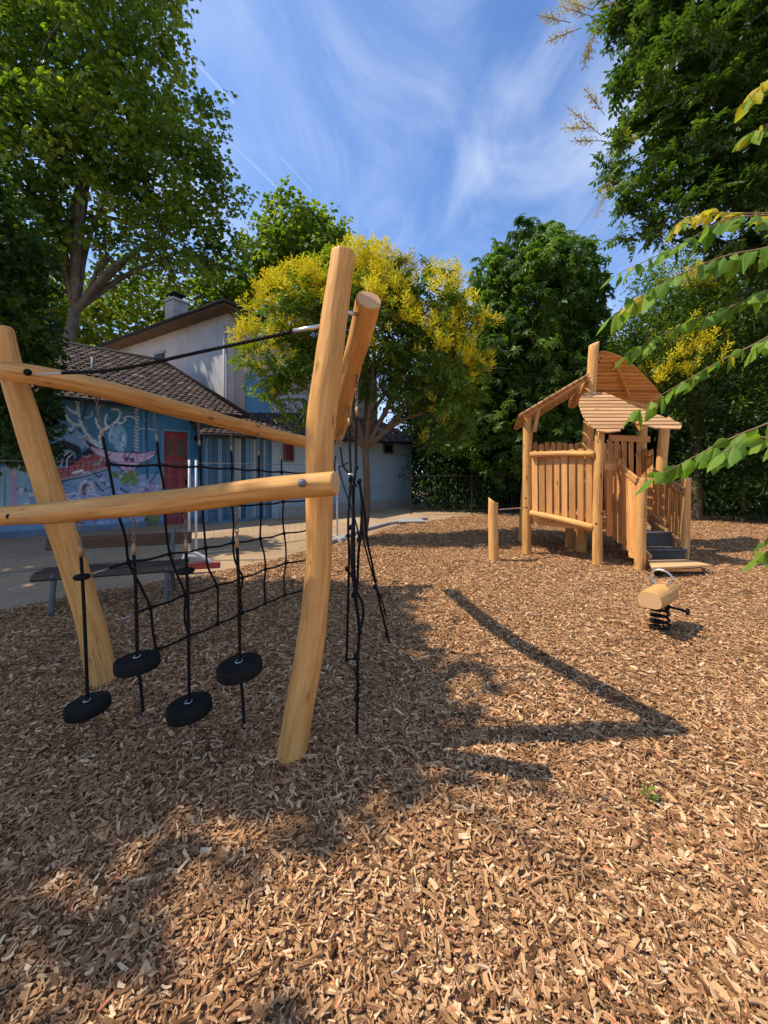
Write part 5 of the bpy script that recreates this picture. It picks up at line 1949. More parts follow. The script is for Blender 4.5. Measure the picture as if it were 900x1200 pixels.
V_PLANE = [mesh_only('plane_leaf_clump', clump_plane(), M['leaf_plane']) for _ in range(6)]
V_DARK = [mesh_only('dark_leaf_clump', clump_plane(9, .2, .12), M['leaf_dark']) for _ in range(5)]
V_CHEST = [mesh_only('chestnut_leaf_clump', clump_chestnut(), M['leaf_chest']) for _ in range(6)]
V_KOEL = [mesh_only('pinnate_leaf_clump', clump_pinnate(), M['leaf_koel']) for _ in range(6)]
V_KOELD = [mesh_only('dark_pinnate_clump', clump_pinnate(4, .36, .125, .066), M['leaf_dark']) for _ in range(6)]
V_LAUR = [mesh_only('shrub_leaf_clump', clump_laurel(), M['leaf_dark']) for _ in range(5)]
V_MID = [mesh_only('bush_leaf_clump', clump_laurel(14, .24, .12, .05), M['leaf_koel']) for _ in range(5)]
V_FLOW = [mesh_only('flower_spray', clump_flower(), M['flower']) for _ in range(4)]
V_FADE = [mesh_only('faded_flower_spray', clump_flower(.36, 10, .013), M['flower2']) for _ in range(3)]


def vec_noise(P, s, seed):
    """cheap smooth pseudo-noise for arrays"""
    x, y, z = (P * s).T
    return (np.sin(x * 1.7 + 2 * np.sin(y * 1.3 + seed) + seed) + np.sin(y * 1.9 + 2 * np.sin(z * 1.1 + seed * 2)) + np.sin(z * 2.1 + 2 * np.sin(x * 1.5 + seed * 3))) / 3


def blob_points(blobs, dens, shell=.55, gap=.0, gs=1.6, seed=0., zmin=.1):
    """blobs: (centre, radii) ; dens clumps per m3 ; lumpy outline with holes"""
    out, nor = [], []
    for c_, r_ in blobs:
        r_ = np.array(r_ if hasattr(r_, '__len__') else (r_, r_, r_), float)
        vol = 4.19 * r_[0] * r_[1] * r_[2]
        n_ = int(vol * dens)
        u_ = RNG.normal(size=(n_, 3)); u_ /= np.linalg.norm(u_, axis=1)[:, None]
        rad = shell + (1 - shell) * RNG.random(n_) ** .5
        lump = 1 + .22 * vec_noise(u_ * 2.2 + np.array(c_), 1.6, seed) + .10 * vec_noise(u_ * 6 + np.array(c_), 1.5, seed + 2)
        p = np.array(c_) + u_ * r_ * (rad * lump)[:, None]
        keep = (vec_noise(p, gs, seed + 5) > gap - .62 + 0 * rad) & (p[:, 2] > zmin)
        out.append(p[keep]); nor.append(u_[keep])
    return np.concatenate(out), np.concatenate(nor)


def foliage(name, parent, blobs, dens, variants, sc=(.8, 1.25), gap=0., gs=1.6, seed=0., shell=.55, tintb=.5, kind='stuff', zmin=.1, up=.3):
    P, Nn = blob_points(blobs, dens, shell, gap, gs, seed, zmin)
    n_ = len(P)
    rot = np.stack([RNG.normal(0, .45, n_), RNG.normal(0, .45, n_), RNG.uniform(0, 6.283, n_)], 1)
    tint_ = np.clip(tintb + .38 * vec_noise(P, .9, seed + 9) + RNG.normal(0, .16, n_), 0, 1)
    return scatter(name, P, rot, RNG.uniform(sc[0], sc[1], n_), tint_, RNG.integers(0, len(variants), n_), variants, parent, kind)


def limbs(parent, base, fork, tips, r0, mat, rb=.35, sub=3, seed=0, trunk_mid=None):
    """trunk, one branch mesh per tip"""
    base, fork = Vector(base), Vector(fork)
    midp = [Vector(trunk_mid)] if trunk_mid else [base.lerp(fork, .5) + Vector((random.uniform(-.1, .1), random.uniform(-.1, .1), 0)) * (fork - base).length * .3]
    MB().tube([base - Vector((0, 0, .1)), base + (fork - base) * .06] + midp + [fork], [r0 * 1.35, r0 * 1.05, r0 * .85, r0 * .7], 12, 6, .12).build('trunk', mat, parent, smooth=True)
    for t_ in tips:
        t_ = Vector(t_)
        d = t_ - fork
        m1 = fork + d * .35 + Vector((0, 0, d.length * .10)) + rv() * d.length * .06
        m2 = fork + d * .7 + Vector((0, 0, d.length * .06)) + rv() * d.length * .06
        mb_ = MB().tube([fork - Vector((0, 0, r0 * .3)), m1, m2, t_], [r0 * rb * 1.4, r0 * rb, r0 * rb * .6, r0 * rb * .2], 7, 5, .1)
        for _ in range(sub):
            f_ = random.uniform(.35, .9)
            s0 = m1.lerp(t_, f_)
            e_ = s0 + (d.normalized() * .7 + rv() * .8).normalized() * d.length * random.uniform(.25, .45)
            mb_.tube([s0, s0.lerp(e_, .5) + rv() * d.length * .04, e_], [r0 * rb * .45, r0 * rb * .28, r0 * rb * .08], 5, 3)
        mb_.build('branch', mat, parent, smooth=True)


def bl(px, py, Y, rpx, ry=None, rz=None):
    r_ = rpx / F * Y
    return (tuple(PX(px, py, Y)), (r_, (ry or r_), (rz / F * Y if rz else r_)))


# ---- large plane tree behind the mural building
T = thing('plane_tree', 'tall broad plane tree with a pale trunk behind the mural building', 'tree', PX(70, 555, 19) - Vector((0, 0, H)))
pb = [bl(30, -70, 19, 105), bl(150, -40, 19, 75), bl(60, 50, 18, 95), bl(165, 70, 19, 62), bl(120, 140, 18, 85), bl(215, 150, 19.5, 52), bl(30, 160, 17, 85),
      bl(190, 205, 19, 68), bl(250, 232, 20, 46), bl(105, 235, 18.5, 75), bl(205, 285, 19, 58), bl(258, 295, 20.5, 40), bl(150, 330, 21, 42), bl(15, 270, 17.5, 70), bl(-70, 100, 17, 110), bl(-60, 280, 17, 90)]
pb = [(c_, (r_[0] * random.uniform(.85, 1.1), r_[1] * .62, r_[2] * random.uniform(.8, 1.05))) for c_, r_ in pb]
foliage('crown', T, pb, 6.2, V_PLANE, (.65, 1.2), gap=.27, gs=1.9, seed=1.0, shell=.25, tintb=.55)
base = PX(72, 555, 19) - Vector((0, 0, H)); fork = PX(88, 362, 19)
limbs(T, base, fork, [PX(98, 240, 19), PX(105, 120, 19), PX(160, 200, 19), PX(195, 285, 19), PX(230, 240, 20), PX(60, 150, 18), PX(20, 180, 17.5), PX(150, 90, 19), PX(130, 300, 19), PX(60, 30, 18), PX(240, 290, 20), PX(110, 60, 18.5)], .33, M['bark'], .36, 6,
      trunk_mid=PX(76, 440, 19))
# second tree further right and back
T = thing('background_plane_tree', 'rounded green tree rising behind the white house roof', 'tree', PX(345, 555, 27) - Vector((0, 0, H)))
foliage('crown', T, [bl(340, 265, 27, 38), bl(375, 282, 27, 34), bl(320, 300, 26, 38), bl(360, 320, 27, 48), bl(400, 300, 28, 22), bl(300, 340, 27, 36), bl(262, 345, 26, 36), bl(405, 350, 27, 40)], 3.6, V_PLANE, (1.0, 1.6), gap=.05, gs=1.2, seed=2., shell=.4, tintb=.62)
limbs(T, PX(345, 555, 27) - Vector((0, 0, H)), PX(345, 380, 27), [PX(340, 270, 27), PX(380, 290, 27), PX(315, 310, 26)], .35, M['bark'], .4)
T = thing('distant_tree', 'small far tree top showing just right of the tall post', 'tree', PX(437, 555, 32) - Vector((0, 0, H)))
foliage('crown', T, [bl(437, 300, 32, 14), bl(445, 330, 32, 26), bl(425, 345, 32, 24), bl(470, 350, 32, 24)], 2.6, V_PLANE, (1.0, 1.6), seed=3., shell=.3, tintb=.4)
limbs(T, PX(437, 555, 32) - Vector((0, 0, H)), PX(437, 380, 32), [PX(437, 310, 32), PX(450, 330, 32)], .25, M['bark'], .4)
T = thing('left_background_tree', 'leafy tree filling the gap left of the white house', 'tree', PX(20, 555, 25) - Vector((0, 0, H)))
foliage('crown', T, [bl(20, 340, 25, 70), bl(120, 380, 25, 50), bl(185, 365, 26, 40), bl(-60, 360, 25, 80), bl(60, 420, 25, 50), bl(240, 350, 27, 32)], 2.6, V_PLANE, (1.0, 1.6), seed=4., shell=.3, tintb=.7)
limbs(T, PX(20, 555, 25) - Vector((0, 0, H)), PX(20, 420, 25), [PX(20, 340, 25), PX(120, 380, 25), PX(-50, 360, 25)], .3, M['bark'], .4)

# ---- dark leafy tree hanging in from the left, in front of the mural
T = thing('dark_leafy_tree', 'dark broad-leaved tree hanging over the left end of the mural wall', 'tree', Vector((-9.8, 8.6, -.05)))
foliage('crown', T, [bl(0, 300, 8.6, 52), bl(-45, 380, 8.4, 80), bl(12, 385, 8.3, 50), bl(38, 430, 8.5, 30), bl(18, 460, 8.3, 44), bl(48, 492, 8.5, 26), bl(5, 520, 8.3, 36), bl(45, 525, 8.5, 18), bl(-50, 480, 8.3, 60), bl(-50, 250, 8.6, 70)],
        52, V_DARK, (.8, 1.3), gap=-.05, gs=2.5, seed=6., shell=.3, tintb=.45)
limbs(T, Vector((-9.8, 8.6, 0)), Vector((-9.2, 8.6, 2.6)), [PX(0, 310, 8.6), PX(10, 400, 8.4), PX(40, 480, 8.5), PX(-40, 420, 8.4)], .16, M['bark2'], .5)

# ---- flowering tree (golden rain)
T = thing('flowering_tree', 'small round tree with bright yellow flower sprays behind the tall log post', 'tree', G(426, 632))
kb = [bl(350, 372, 9.3, 46), bl(320, 420, 9.2, 44), bl(400, 345, 9.4, 46), bl(450, 345, 9.6, 42), bl(500, 365, 9.6, 44), bl(540, 395, 9.8, 36), bl(350, 455, 9.3, 40), bl(430, 400, 9.6, 65, 1.4),
      bl(490, 430, 9.6, 55), bl(545, 440, 9.8, 30), bl(520, 470, 9.9, 42), bl(520, 505, 10, 28), bl(395, 440, 9.2, 42), bl(305, 385, 9.4, 24)]
foliage('crown', T, kb, 17, V_KOEL, (.7, 1.15), gap=.24, gs=2.4, seed=7., shell=.45, tintb=.45)
fb = G(426, 632)
limbs(T, fb, PX(428, 525, 9.6), [PX(345, 400, 9.3), PX(320, 430, 9.2), PX(400, 370, 9.5), PX(455, 360, 9.6), PX(505, 390, 9.6), PX(545, 420, 9.8), PX(520, 470, 9.8), PX(470, 440, 9.7), PX(440, 400, 9.6)], .105, M['bark2'], .5, 3, trunk_mid=PX(430, 585, 9.56))
# flowers sit on the outside and top of the crown
P, Nn = blob_points(kb, 120, .97, -.3, 2.0, 7.)
cen = np.array(PX(430, 420, 9.6))
sel = []
pxp = CX + P[:, 0] / P[:, 1] * F; pyp = HY - (P[:, 2] - H) / P[:, 1] * F
patches = [(350, 345, 55, 28), (300, 355, 26, 22), (300, 410, 30, 26), (430, 315, 36, 26), (455, 345, 24, 20), (520, 330, 28, 20), (545, 390, 34, 30), (560, 420, 22, 34), (515, 355, 22, 18), (365, 385, 30, 16), (395, 330, 20, 18), (480, 375, 22, 12), (520, 400, 24, 22), (330, 470, 14, 10), (290, 440, 12, 12)]
w_ = np.zeros(len(P))
for a_, b_, c_, d_ in patches:
    w_ = np.maximum(w_, np.exp(-((pxp - a_) / c_) ** 2 - ((pyp - b_) / d_) ** 2))
top_ = np.clip((Nn[:, 2] + .35) * 1.2, 0, 1)
lump_ = vec_noise(P, 4.5, 3.) > -.35
ok = (RNG.random(len(P)) < (w_ ** 2) * 2.6 * top_ + .004) & lump_
P_ = P[ok] + np.array([0, 0, .06]); n_ = len(P_)
scatter('flowers', P_, np.stack([RNG.normal(0, .5, n_), RNG.normal(0, .5, n_), RNG.uniform(0, 6.28, n_)], 1), RNG.uniform(.6, 1.2, n_), RNG.random(n_), RNG.integers(0, 4, n_), V_FLOW, T, 'stuff')
# taller pale sprays on top
tops = [PX(460, 320, 9.5), PX(474, 312, 9.5), PX(488, 322, 9.6), PX(500, 330, 9.6), PX(514, 335, 9.7), PX(530, 345, 9.7), PX(470, 325, 9.4), PX(482, 316, 9.7), PX(495, 324, 9.4)]
P_ = np.array([tuple(p) for p in tops for _ in range(2)]) + RNG.normal(0, .08, (18, 3)); n_ = 18
scatter('flower_spray', P_, np.stack([RNG.normal(0, .3, n_), RNG.normal(0, .3, n_), RNG.uniform(0, 6.28, n_)], 1), RNG.uniform(1.1, 1.7, n_), RNG.random(n_), RNG.integers(0, 3, n_), V_FADE, T, 'stuff')

# ---- chestnut
T = thing('chestnut_tree', 'tall dense dark green chestnut tree in the middle background left of the tower roof', 'tree', PX(635, 555, 17) - Vector((0, 0, H)))
foliage('crown', T, [bl(625, 300, 17, 38), bl(585, 325, 17, 34), bl(662, 315, 17, 38), bl(680, 345, 16.5, 30), bl(630, 350, 16.4, 62), bl(580, 375, 16.8, 32), bl(665, 390, 16.5, 48), bl(600, 410, 16.3, 50), bl(655, 440, 16.5, 56), bl(560, 450, 16.5, 42),
                       bl(600, 480, 16.2, 48), bl(690, 470, 16.5, 34), bl(540, 500, 16, 38), bl(590, 530, 16.2, 40), bl(650, 520, 16.4, 48)], 12, V_CHEST, (.8, 1.3), gap=.02, gs=1.4, seed=8., shell=.45, tintb=.45)
limbs(T, PX(635, 555, 17) - Vector((0, 0, H)), PX(635, 500, 17), [PX(625, 320, 17), PX(590, 340, 17), PX(665, 340, 17), PX(600, 430, 16.6), PX(560, 460, 16.6), PX(680, 450, 16.7)], .3, M['bark2'], .4)

# ---- belt of dark shrubs and trees along the back, thick enough to close the view
hb = []
for x_ in range(512, 1120, 26):
    Y_ = 17.5 + random.uniform(-.6, .6) + max(0, (x_ - 700)) * -.006
    hb.append(bl(x_, 560 + random.uniform(-8, 8), Y_, 34, 1.2, 44))
    hb.append(bl(x_ + 10, 505 + random.uniform(-14, 14), Y_ + .8, 38, 1.3, 44))
foliage('shrub_belt', None, hb, 13, V_LAUR, (1.2, 2.0), gap=-.4, seed=9., shell=.25, tintb=.30, zmin=0.05)
o = bpy.data.objects['shrub_belt']; o['label'] = 'dark mass of shrubs closing the back of the playground'
hb = [bl(735, 415, 21, 30, 1.2), bl(775, 400, 21, 44, 1.2), bl(820, 380, 21, 50, 1.4), bl(715, 440, 21, 30, 1.2), bl(760, 440, 21, 44, 1.2), bl(880, 360, 21, 60, 1.5), bl(810, 430, 21, 50, 1.4)]
for x_ in range(500, 1150, 34):
    hb.append(bl(x_, 470 + random.uniform(-16, 16), 22.5, 50, 1.6, 60)); hb.append(bl(x_, 540, 22.5, 50, 1.6, 50))
foliage('background_wood', None, hb, 6.0, V_LAUR, (2.2, 3.2), gap=-.6, seed=10., shell=.2, tintb=.25, zmin=.05)
bpy.data.objects['background_wood']['label'] = 'dark wood beyond the boundary fence'

# ---- right hand mid-ground bushy trees
T = thing('right_bushy_tree', 'mid green bushy tree with yellow flowers behind the tower roofs', 'tree', PX(815, 555, 13.5) - Vector((0, 0, H)))
rbb = [bl(745, 400, 14, 34), bl(780, 375, 14, 42), bl(720, 430, 14.5, 30), bl(800, 420, 13.5, 50), bl(850, 380, 13.5, 56), bl(880, 330, 13.5, 60), bl(800, 330, 14, 46), bl(758, 352, 14.5, 28), bl(900, 430, 13.2, 60), bl(840, 460, 13.3, 50), bl(775, 470, 13.8, 40), bl(960, 380, 13, 70)]
foliage('crown', T, rbb, 16, V_MID, (.9, 1.5), gap=.02, gs=1.8, seed=11., shell=.4, tintb=.40)
limbs(T, PX(815, 555, 13.5) - Vector((0, 0, H)), PX(815, 500, 13.5), [PX(780, 400, 14), PX(850, 400, 13.5), PX(880, 350, 13.5), PX(760, 430, 14), PX(900, 430, 13.3)], .2, M['bark2'], .45)
P, Nn = blob_points(rbb, 40, .95, -.3, 2.0, 11.)
pxp = CX + P[:, 0] / P[:, 1] * F; pyp = HY - (P[:, 2] - H) / P[:, 1] * F
w_ = np.zeros(len(P))
for a_, b_, c_, d_ in [(812, 405, 24, 14), (788, 428, 24, 12), (820, 330, 22, 12), (765, 450, 14, 10), (800, 440, 20, 8)]:
    w_ = np.maximum(w_, np.exp(-((pxp - a_) / c_) ** 2 - ((pyp - b_) / d_) ** 2))
ok = (RNG.random(len(P)) < w_ * 1.2) & (Nn[:, 1] < .3)
P_ = P[ok] + np.array([0, -.1, .1]); n_ = len(P_)
scatter('flowers', P_, np.stack([RNG.normal(0, .5, n_), RNG.normal(0, .5, n_), RNG.uniform(0, 6.28, n_)], 1), RNG.uniform(.8, 1.3, n_), RNG.random(n_), RNG.integers(0, 4, n_), V_FLOW, T, 'stuff')
T = thing('right_dark_bush', 'very dark low bush under the right hand trees beside the steps', 'bush', PX(880, 555, 12.8) - Vector((0, 0, H)))
foliage('foliage', T, [bl(850, 520, 13.0, 48, 1.0), bl(900, 500, 12.5, 55, 1.0), bl(820, 560, 13.4, 40, .8), bl(870, 570, 13.0, 44, .8), bl(930, 560, 12.6, 60, 1.), bl(985, 500, 12.4, 70, 1.2)], 26, V_LAUR, (.8, 1.3), gap=-.1, seed=12., shell=.3, tintb=.35, zmin=.05)
MB().tube([PX(870, 598, 13.0), PX(872, 540, 13.0), PX(866, 500, 13)], [.08, .06, .03], 8, 4).build('trunk', M['bark2'], T, smooth=True)

# ---- big near tree on the right
T = thing('large_right_tree', 'large near tree with dark feathery leaves filling the upper right', 'tree', Vector((9.3, 6.8, 0)))
lb = [bl(860, -40, 7, 110), bl(770, 10, 7.2, 56), bl(735, 90, 7.4, 28), bl(800, 90, 7, 62), bl(870, 80, 6.8, 70), bl(760, 160, 7.3, 46), bl(830, 170, 7, 60), bl(890, 190, 6.8, 64), bl(740, 215, 7.4, 34), bl(790, 235, 7.2, 50), bl(860, 260, 7, 56),
      bl(960, 120, 6.8, 90), bl(745, 265, 7.5, 22), bl(930, 300, 7, 60), bl(725, 185, 7.5, 24), bl(980, -20, 6.9, 110), bl(755, -30, 7.2, 50)]
foliage('crown', T, lb, 27, V_KOELD, (.6, 1.0), gap=.16, gs=2.6, seed=13., shell=.35, tintb=.66)
limbs(T, Vector((9.3, 6.8, 0)), Vector((8.9, 6.9, 3.6)), [PX(810, 110, 7), PX(785, 170, 7.3), PX(860, 40, 7), PX(790, 20, 7.2), PX(810, 225, 7.2), PX(900, 150, 6.9)], .24, M['bark2'], .3, 0)
P_ = []
for (a_, b_, c_, d_) in [(662, 25, 640, 20), (675, 35, 650, 45), (690, 10, 672, 4), (700, 30, 690, 60), (690, 50, 688, 62), (700, 155, 668, 128), (690, 150, 672, 150), (705, 130, 690, 110), (700, 165, 680, 165), (715, 210, 700, 250), (720, 5, 690, -10), (690, 18, 665, 10)]:
    p, q = PX(a_, b_, 6.9), PX(c_, d_, 6.9)
    for f_ in (0, .35, .7):
        P_.append((p.lerp(q, f_), (q - p).normalized()))
n_ = len(P_)
rots_ = [Vector(d).to_track_quat('Z', 'Y').to_euler() for p, d in P_]
scatter('flower_spray', np.array([tuple(p) for p, d in P_]), np.array([tuple(r) for r in rots_]), RNG.uniform(.7, 1.0, n_), RNG.random(n_), RNG.integers(0, 3, n_), V_FADE, T, 'stuff')
mb = MB()
for p, d in P_:
    mb.tube([p - d * .1, p + d * .3], [.006, .002], 4)
mb.build('flower_stalks', M['twig'], T, kind='stuff')
P_ = [PX(x_, y_, 7.1) for x_, y_ in ((660, 3), (675, 10), (690, 5), (680, -5), (668, -6), (735, 165), (742, 172), (700, 0))]
n_ = len(P_)
scatter('flowers', np.array([tuple(p) for p in P_]), np.zeros((n_, 3)), np.full(n_, .6), RNG.random(n_), np.zeros(n_, int), V_FLOW, T, 'stuff')

# ---- tree just outside the left edge whose crown shades the net and the left foreground
T = thing('shade_tree', 'leafy tree beyond the left edge whose crown shades the rope net and left foreground', 'tree', Vector((-9.2, 3.4, 0)))
foot = [(-40, 690), (60, 690), (240, 684), (350, 688), (470, 693), (452, 725), (480, 765), (515, 795), (535, 835), (480, 872), (400, 890), (350, 940), (300, 1010), (225, 1090), (140, 1160), (60, 1190), (-400, 1190), (-500, 780)]
FW_ = [G(a_, b_) for a_, b_ in foot]


def inpoly(x, y, P):
    c_ = False
    j = len(P) - 1
    for i in range(len(P)):
        if (P[i].y > y) != (P[j].y > y) and x < (P[j].x - P[i].x) * (y - P[i].y) / (P[j].y - P[i].y) + P[i].x:
            c_ = not c_
        j = i
    return c_


sb = []
SP = []
dxs, dys = SUNV.x / -SUNV.z, SUNV.y / -SUNV.z
tries = 0
while len(SP) < 3000 and tries < 90000:
    tries += 1
    gx_, gy_ = random.uniform(-5.5, 1.6), random.uniform(1.0, 5.8)
    if not inpoly(gx_, gy_, FW_):
        continue
    if random.random() > (1.0 if gx_ < -.9 else .55) * (.55 if gy_ < 1.9 else 1.0):
        continue
    if gy_ < 1.9 and vec_noise(np.array([[gx_, gy_, 0.]]), 4.5, 8.)[0] < -.05:
        continue
    gx_ += random.gauss(0, .14); gy_ += random.gauss(0, .14)
    z_ = random.uniform(5.6, 8.4) if gx_ / gy_ < -.25 else random.uniform(7.6, 10)
    x_ = gx_ - dxs * z_; y_ = gy_ - dys * z_
    if x_ > -1.16 * y_ and 555 - (z_ - 1.6) / y_ * 460 > -90:
        continue
    if vec_noise(np.array([[gx_, gy_, z_ * .3]]), 2.6, 4.)[0] < -.16:
        continue
    SP.append((x_, y_, z_))
for _ in range(1500):
    gx_, gy_ = random.uniform(-9.5, -3.5), random.uniform(5.5, 9.2)
    if gy_ > 4.9 - gx_ * .55 or vec_noise(np.array([[gx_, gy_, 0.]]), 2.2, 1.)[0] < -.3:
        continue
    z_ = random.uniform(6.2, 9)
    SP.append((gx_ - dxs * z_, gy_ - dys * z_, z_))
n_ = len(SP)
scatter('crown', np.array(SP), np.stack([RNG.normal(0, .5, n_), RNG.normal(0, .5, n_), RNG.uniform(0, 6.28, n_)], 1), RNG.uniform(.55, .9, n_), RNG.random(n_), RNG.integers(0, 6, n_), V_PLANE, T, 'stuff')
limbs(T, Vector((-9.2, 3.4, 0)), Vector((-8.2, 3.3, 4.5)), [Vector((-5.5, 2.6, 7.5)), Vector((-6.5, 4, 8.5)), Vector((-5.2, 1.8, 7)), Vector((-7.5, 2.5, 7)), Vector((-6.2, 4.8, 8.5)), Vector((-10.5, 6.5, 8))], .22, M['bark'], .45)


# ---- branches reaching in close from the right
def near_leaf(i, L=.102, wd=.057):
    mb = MB()
    n_ = 11
    prof = [0, .36, .68, .90, 1.0, .98, .88, .73, .55, .36, .17, 0]
    mid_, le, ri = [], [], []
    for q in range(n_ + 1):
        f_ = q / n_
        dz = -.32 * L * f_ * f_ + (.02 * L * math.sin(f_ * 5 + i))
        tooth = 1 + (.05 if q % 2 else -.04)
        ww = wd / 2 * prof[q] * tooth
        mid_.append(mb.vert((0, L * f_, dz)))
        if 0 < q < n_:
            le.append(mb.vert((-ww, L * (f_ + .03), dz - ww * (.5 + .15 * i))))
            ri.append(mb.vert((ww, L * (f_ + .03), dz - ww * (.45 + .1 * i))))
    def uvp(vi):
        return (mb.v[vi][0] / .1, mb.v[vi][1] / .1 * 1.2)
    def fc_(ids):
        mb.face(ids, [uvp(q) for q in ids])
    fc_((mid_[0], mid_[1], le[0])); fc_((mid_[0], ri[0], mid_[1]))
    for q in range(1, n_ - 1):
        fc_((mid_[q], mid_[q + 1], le[q], le[q - 1])); fc_((mid_[q], ri[q - 1], ri[q], mid_[q + 1]))
    fc_((mid_[n_ - 1], mid_[n_], le[-1])); fc_((mid_[n_ - 1], ri[-1], mid_[n_]))
    me_ = bpy.data.meshes.new('leaf')
    me_.from_pydata(mb.v, [], mb.f)
    ul = me_.uv_layers.new(name='uv'); ul.data.foreach_set('uv', np.array(mb.uv, dtype=np.float32).ravel())
    me_.polygons.foreach_set('use_smooth', [True] * len(mb.f))
    me_.update()
    return me_


LV = []
for i in range(4):
    m0 = near_leaf(i); m0.materials.append(M['nearleaf']); LV.append(m0)
LY = near_leaf(1); LY.materials.append(M['nearleafy'])
T = thing('overhanging_tree', 'tree reaching long leafy shoots in from the right edge in front of the tower', 'tree', Vector((3.6, 1.6, 0)))
TO = Vector((3.6, 1.6, 0))
MB().tube([TO - Vector((0, 0, .1)), Vector((3.5, 1.7, 1.4)), Vector((3.4, 1.8, 3.2))], [.11, .085, .05], 10, 5, .1).build('trunk', M['bark2'], T, smooth=True)
shoots = [  # (points px,py,Y) from the right towards the tip, leaf size, yellow fraction
    ([(960, 248, 1.75), (900, 252, 1.8), (850, 258, 1.85), (800, 285, 1.9), (722, 322, 1.95)], 1.0, .12),
    ([(960, 246, 1.9), (890, 250, 1.9), (830, 250, 2.0), (800, 258, 2.0), (785, 272, 2.0)], .62, .9),
    ([(970, 270, 1.6), (900, 290, 1.65), (850, 300, 1.7), (800, 320, 1.75), (755, 345, 1.8), (716, 372, 1.85)], 1.0, .05),
    ([(970, 305, 1.6), (900, 340, 1.7), (850, 362, 1.75), (800, 380, 1.8), (765, 398, 1.85), (735, 416, 1.9)], .9, .0),
    ([(970, 350, 1.6), (900, 395, 1.65), (850, 420, 1.7), (815, 440, 1.75), (775, 463, 1.8), (746, 482, 1.85)], .95, .03),
    ([(970, 465, 1.5), (900, 496, 1.55), (860, 512, 1.6), (820, 532, 1.65), (790, 548, 1.7), (766, 560, 1.72)], 1.1, .0),
    ([(970, 530, 1.4), (930, 522, 1.45), (890, 512, 1.5), (865, 520, 1.55), (848, 530, 1.55)], 1.0, .0),
    ([(970, 60, 1.9), (930, 80, 1.9), (900, 95, 1.9), (880, 115, 1.9)], .9, .95),
    ([(970, 120, 1.9), (930, 135, 1.9), (900, 145, 1.9), (876, 158, 1.9)], .8, .7),
    ([(970, 640, 1.4), (925, 638, 1.42), (890, 652, 1.45)], .8, .0),
    ([(990, 612, 1.3), (940, 622, 1.35), (905, 632, 1.4)], .8, .0),
]
for si, (pts, ls, yf) in enumerate(shoots):
    P = smoothpts([PX(*p) for p in pts], 8)
    P = [P[0].lerp(Vector((3.45, 1.75, max(1.2, min(3.1, P[0].z)))), f_) for f_ in (1, .6, .3)] + P
    rad = [.0055 - .0043 * (i / (len(P) - 1)) for i in range(len(P))]
    br_ = MB().tube(P, rad, 6).build('branch', M['twig'], T, smooth=True)
    # arc-length walk placing paired leaves, drooping
    s_, nxt = 0, .04
    tot = sum((P[i + 1] - P[i]).length for i in range(len(P) - 1))
    side = 1
    for i in range(3, len(P) - 1):
        seg_ = (P[i + 1] - P[i]).length
        d = (P[i + 1] - P[i]).normalized()
        while nxt < seg_ + s_:
            f_ = (nxt - s_) / seg_
            p = P[i].lerp(P[i + 1], f_)
            nxt += .046 * ls * random.uniform(.7, 1.4)
            for rep in range(2):
                side = -side
                sd_ = d.cross(Vector((0, 0, 1))).normalized() * side
                ld = (d * random.uniform(.2, 1.1) + sd_ * random.uniform(.2, .9) + Vector((0, 0, -1)) * random.choice([random.uniform(-.15, .5), random.uniform(.5, 1.6)])).normalized()
                zz = Vector((-.3, -.3, .8)) - sd_ * .4 + rv() * .9
                zz = (zz - ld * zz.dot(ld)).normalized()
                xx = ld.cross(zz)
                sc_ = ls * random.uniform(.55, 1.3) * (.75 + .25 * min(1, (len(P) - i) / 6))
                mt = Matrix((xx, ld, zz)).transposed().to_4x4() @ Matrix.Scale(sc_, 4)
                mt.translation = p - TO
                yl = random.random() < yf
                lo_ = bpy.data.objects.new('leaf', LY if yl else random.choice(LV))
                C.objects.link(lo_)
                lo_.parent = br_
                lo_.matrix_local = mt
                if yl and yf < .5:
                    lo_['label'] = 'yellowed leaf'
        s_ += seg_
    for _ in range(1):
        d = (P[-1] - P[-2]).normalized()
        zz = (Vector((0, 0, 1)) - d * d.z).normalized()
        mt = Matrix((d.cross(zz), d, zz)).transposed().to_4x4() @ Matrix.Scale(ls, 4)
        mt.translation = P[-1] - TO
        lo_ = bpy.data.objects.new('leaf', LV[0]); C.objects.link(lo_); lo_.parent = br_; lo_.matrix_local = mt

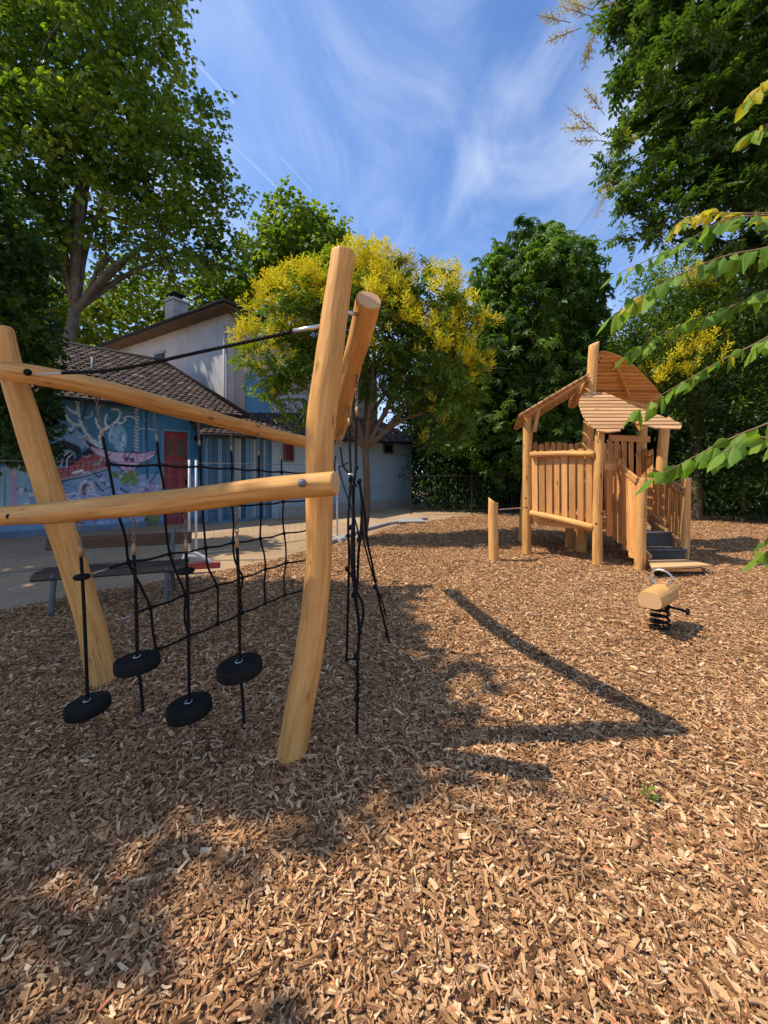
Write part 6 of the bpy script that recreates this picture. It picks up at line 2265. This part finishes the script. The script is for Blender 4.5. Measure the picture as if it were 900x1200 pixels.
# ---- weed in the chips
wp_ = G(760, 940)
T = thing('green_weed', 'small green weed sprouting from the chips in the right foreground', 'plant', wp_)
for q in range(9):
    an = q * 2.4
    ld = Vector((math.cos(an), math.sin(an), random.uniform(.2, .9))).normalized()
    zz = (Vector((0, 0, 1)) - ld * ld.z).normalized()
    mt = Matrix((ld.cross(zz), ld, zz)).transposed().to_4x4() @ Matrix.Scale(random.uniform(.25, .42), 4)
    mt.translation = Vector((math.cos(an), math.sin(an), 0)) * .012 + Vector((0, 0, .025 + .004 * q))
    lo_ = bpy.data.objects.new('leaf', LV[q % 4]); C.objects.link(lo_); lo_.parent = T; lo_.matrix_local = mt
MB().tube([wp_, wp_ + Vector((.004, 0, .06))], .0025, 5).build('stem', M['nearleaf'], T)

# ------------------------------------------------------------------ boundary fence at the back
fn = thing('boundary_fence', 'dark metal railing fence along the shrubs at the back', 'fence', Vector((5, 15.6, -.05)))
fl = [Vector((1.1, 15.9, 0)), Vector((6, 15.8, 0)), Vector((10, 14.4, 0)), Vector((17, 13.2, 0))]
wm = MB()
for a_, b_ in zip(fl[:-1], fl[1:]):
    L_ = (b_ - a_).length
    for q in range(int(L_ / .13)):
        c_ = a_.lerp(b_, q * .13 / L_)
        wm.tube([c_ + Zv * .05, c_ + Zv * 1.55], .008, 4)
    for zz in (.12, 1.5):
        MB().tube([a_ + Zv * zz, b_ + Zv * zz], .018, 6).build('rail', M['dfence'], fn)
    nP = int(L_ / 2.4)
    for q in range(nP + 1):
        c_ = a_.lerp(b_, q / max(1, nP))
        MB().tube([c_ - Zv * .05, c_ + Zv * 1.65], .03, 8).build('post', M['dfence'], fn)
wm.build('bars', M['dfence'], fn, kind='stuff')
# kerb stones along the sand / chip border at the back
kp = [G(372, 640), G(420, 622), G(455, 613), G(500, 607)]
kb_ = thing('kerb', 'low pale kerb between the sandy yard and the wood chips', 'kerb', kp[1])
for a_, b_ in zip(kp[:-1], kp[1:]):
    L_ = (b_ - a_).length; d3 = (b_ - a_).normalized()
    nK = max(1, int(L_ / 1.0))
    for q in range(nK):
        c_ = a_.lerp(b_, (q + .5) / nK)
        MB().box(c_ + Vector((0, 0, -.02)), (d3.cross(Zv), Zv, d3), (.06, .05, L_ / nK / 2 - .01)).build('kerb_stone', M['conc'], kb_)
# flat cover plate lying by the kerb
cp_ = G(481, 611)
cv = MB().box(cp_ + Vector((0, 0, .03)), ((1, .1, 0), (0, 0, 1), (-.1, 1, 0)), (.42, .02, .42)).build('cover_plate', M['conc'], None)
cv['label'] = 'flat pale cover plate lying on the ground near the kerb'; cv['category'] = 'cover plate'
print('objects', len(bpy.data.objects))
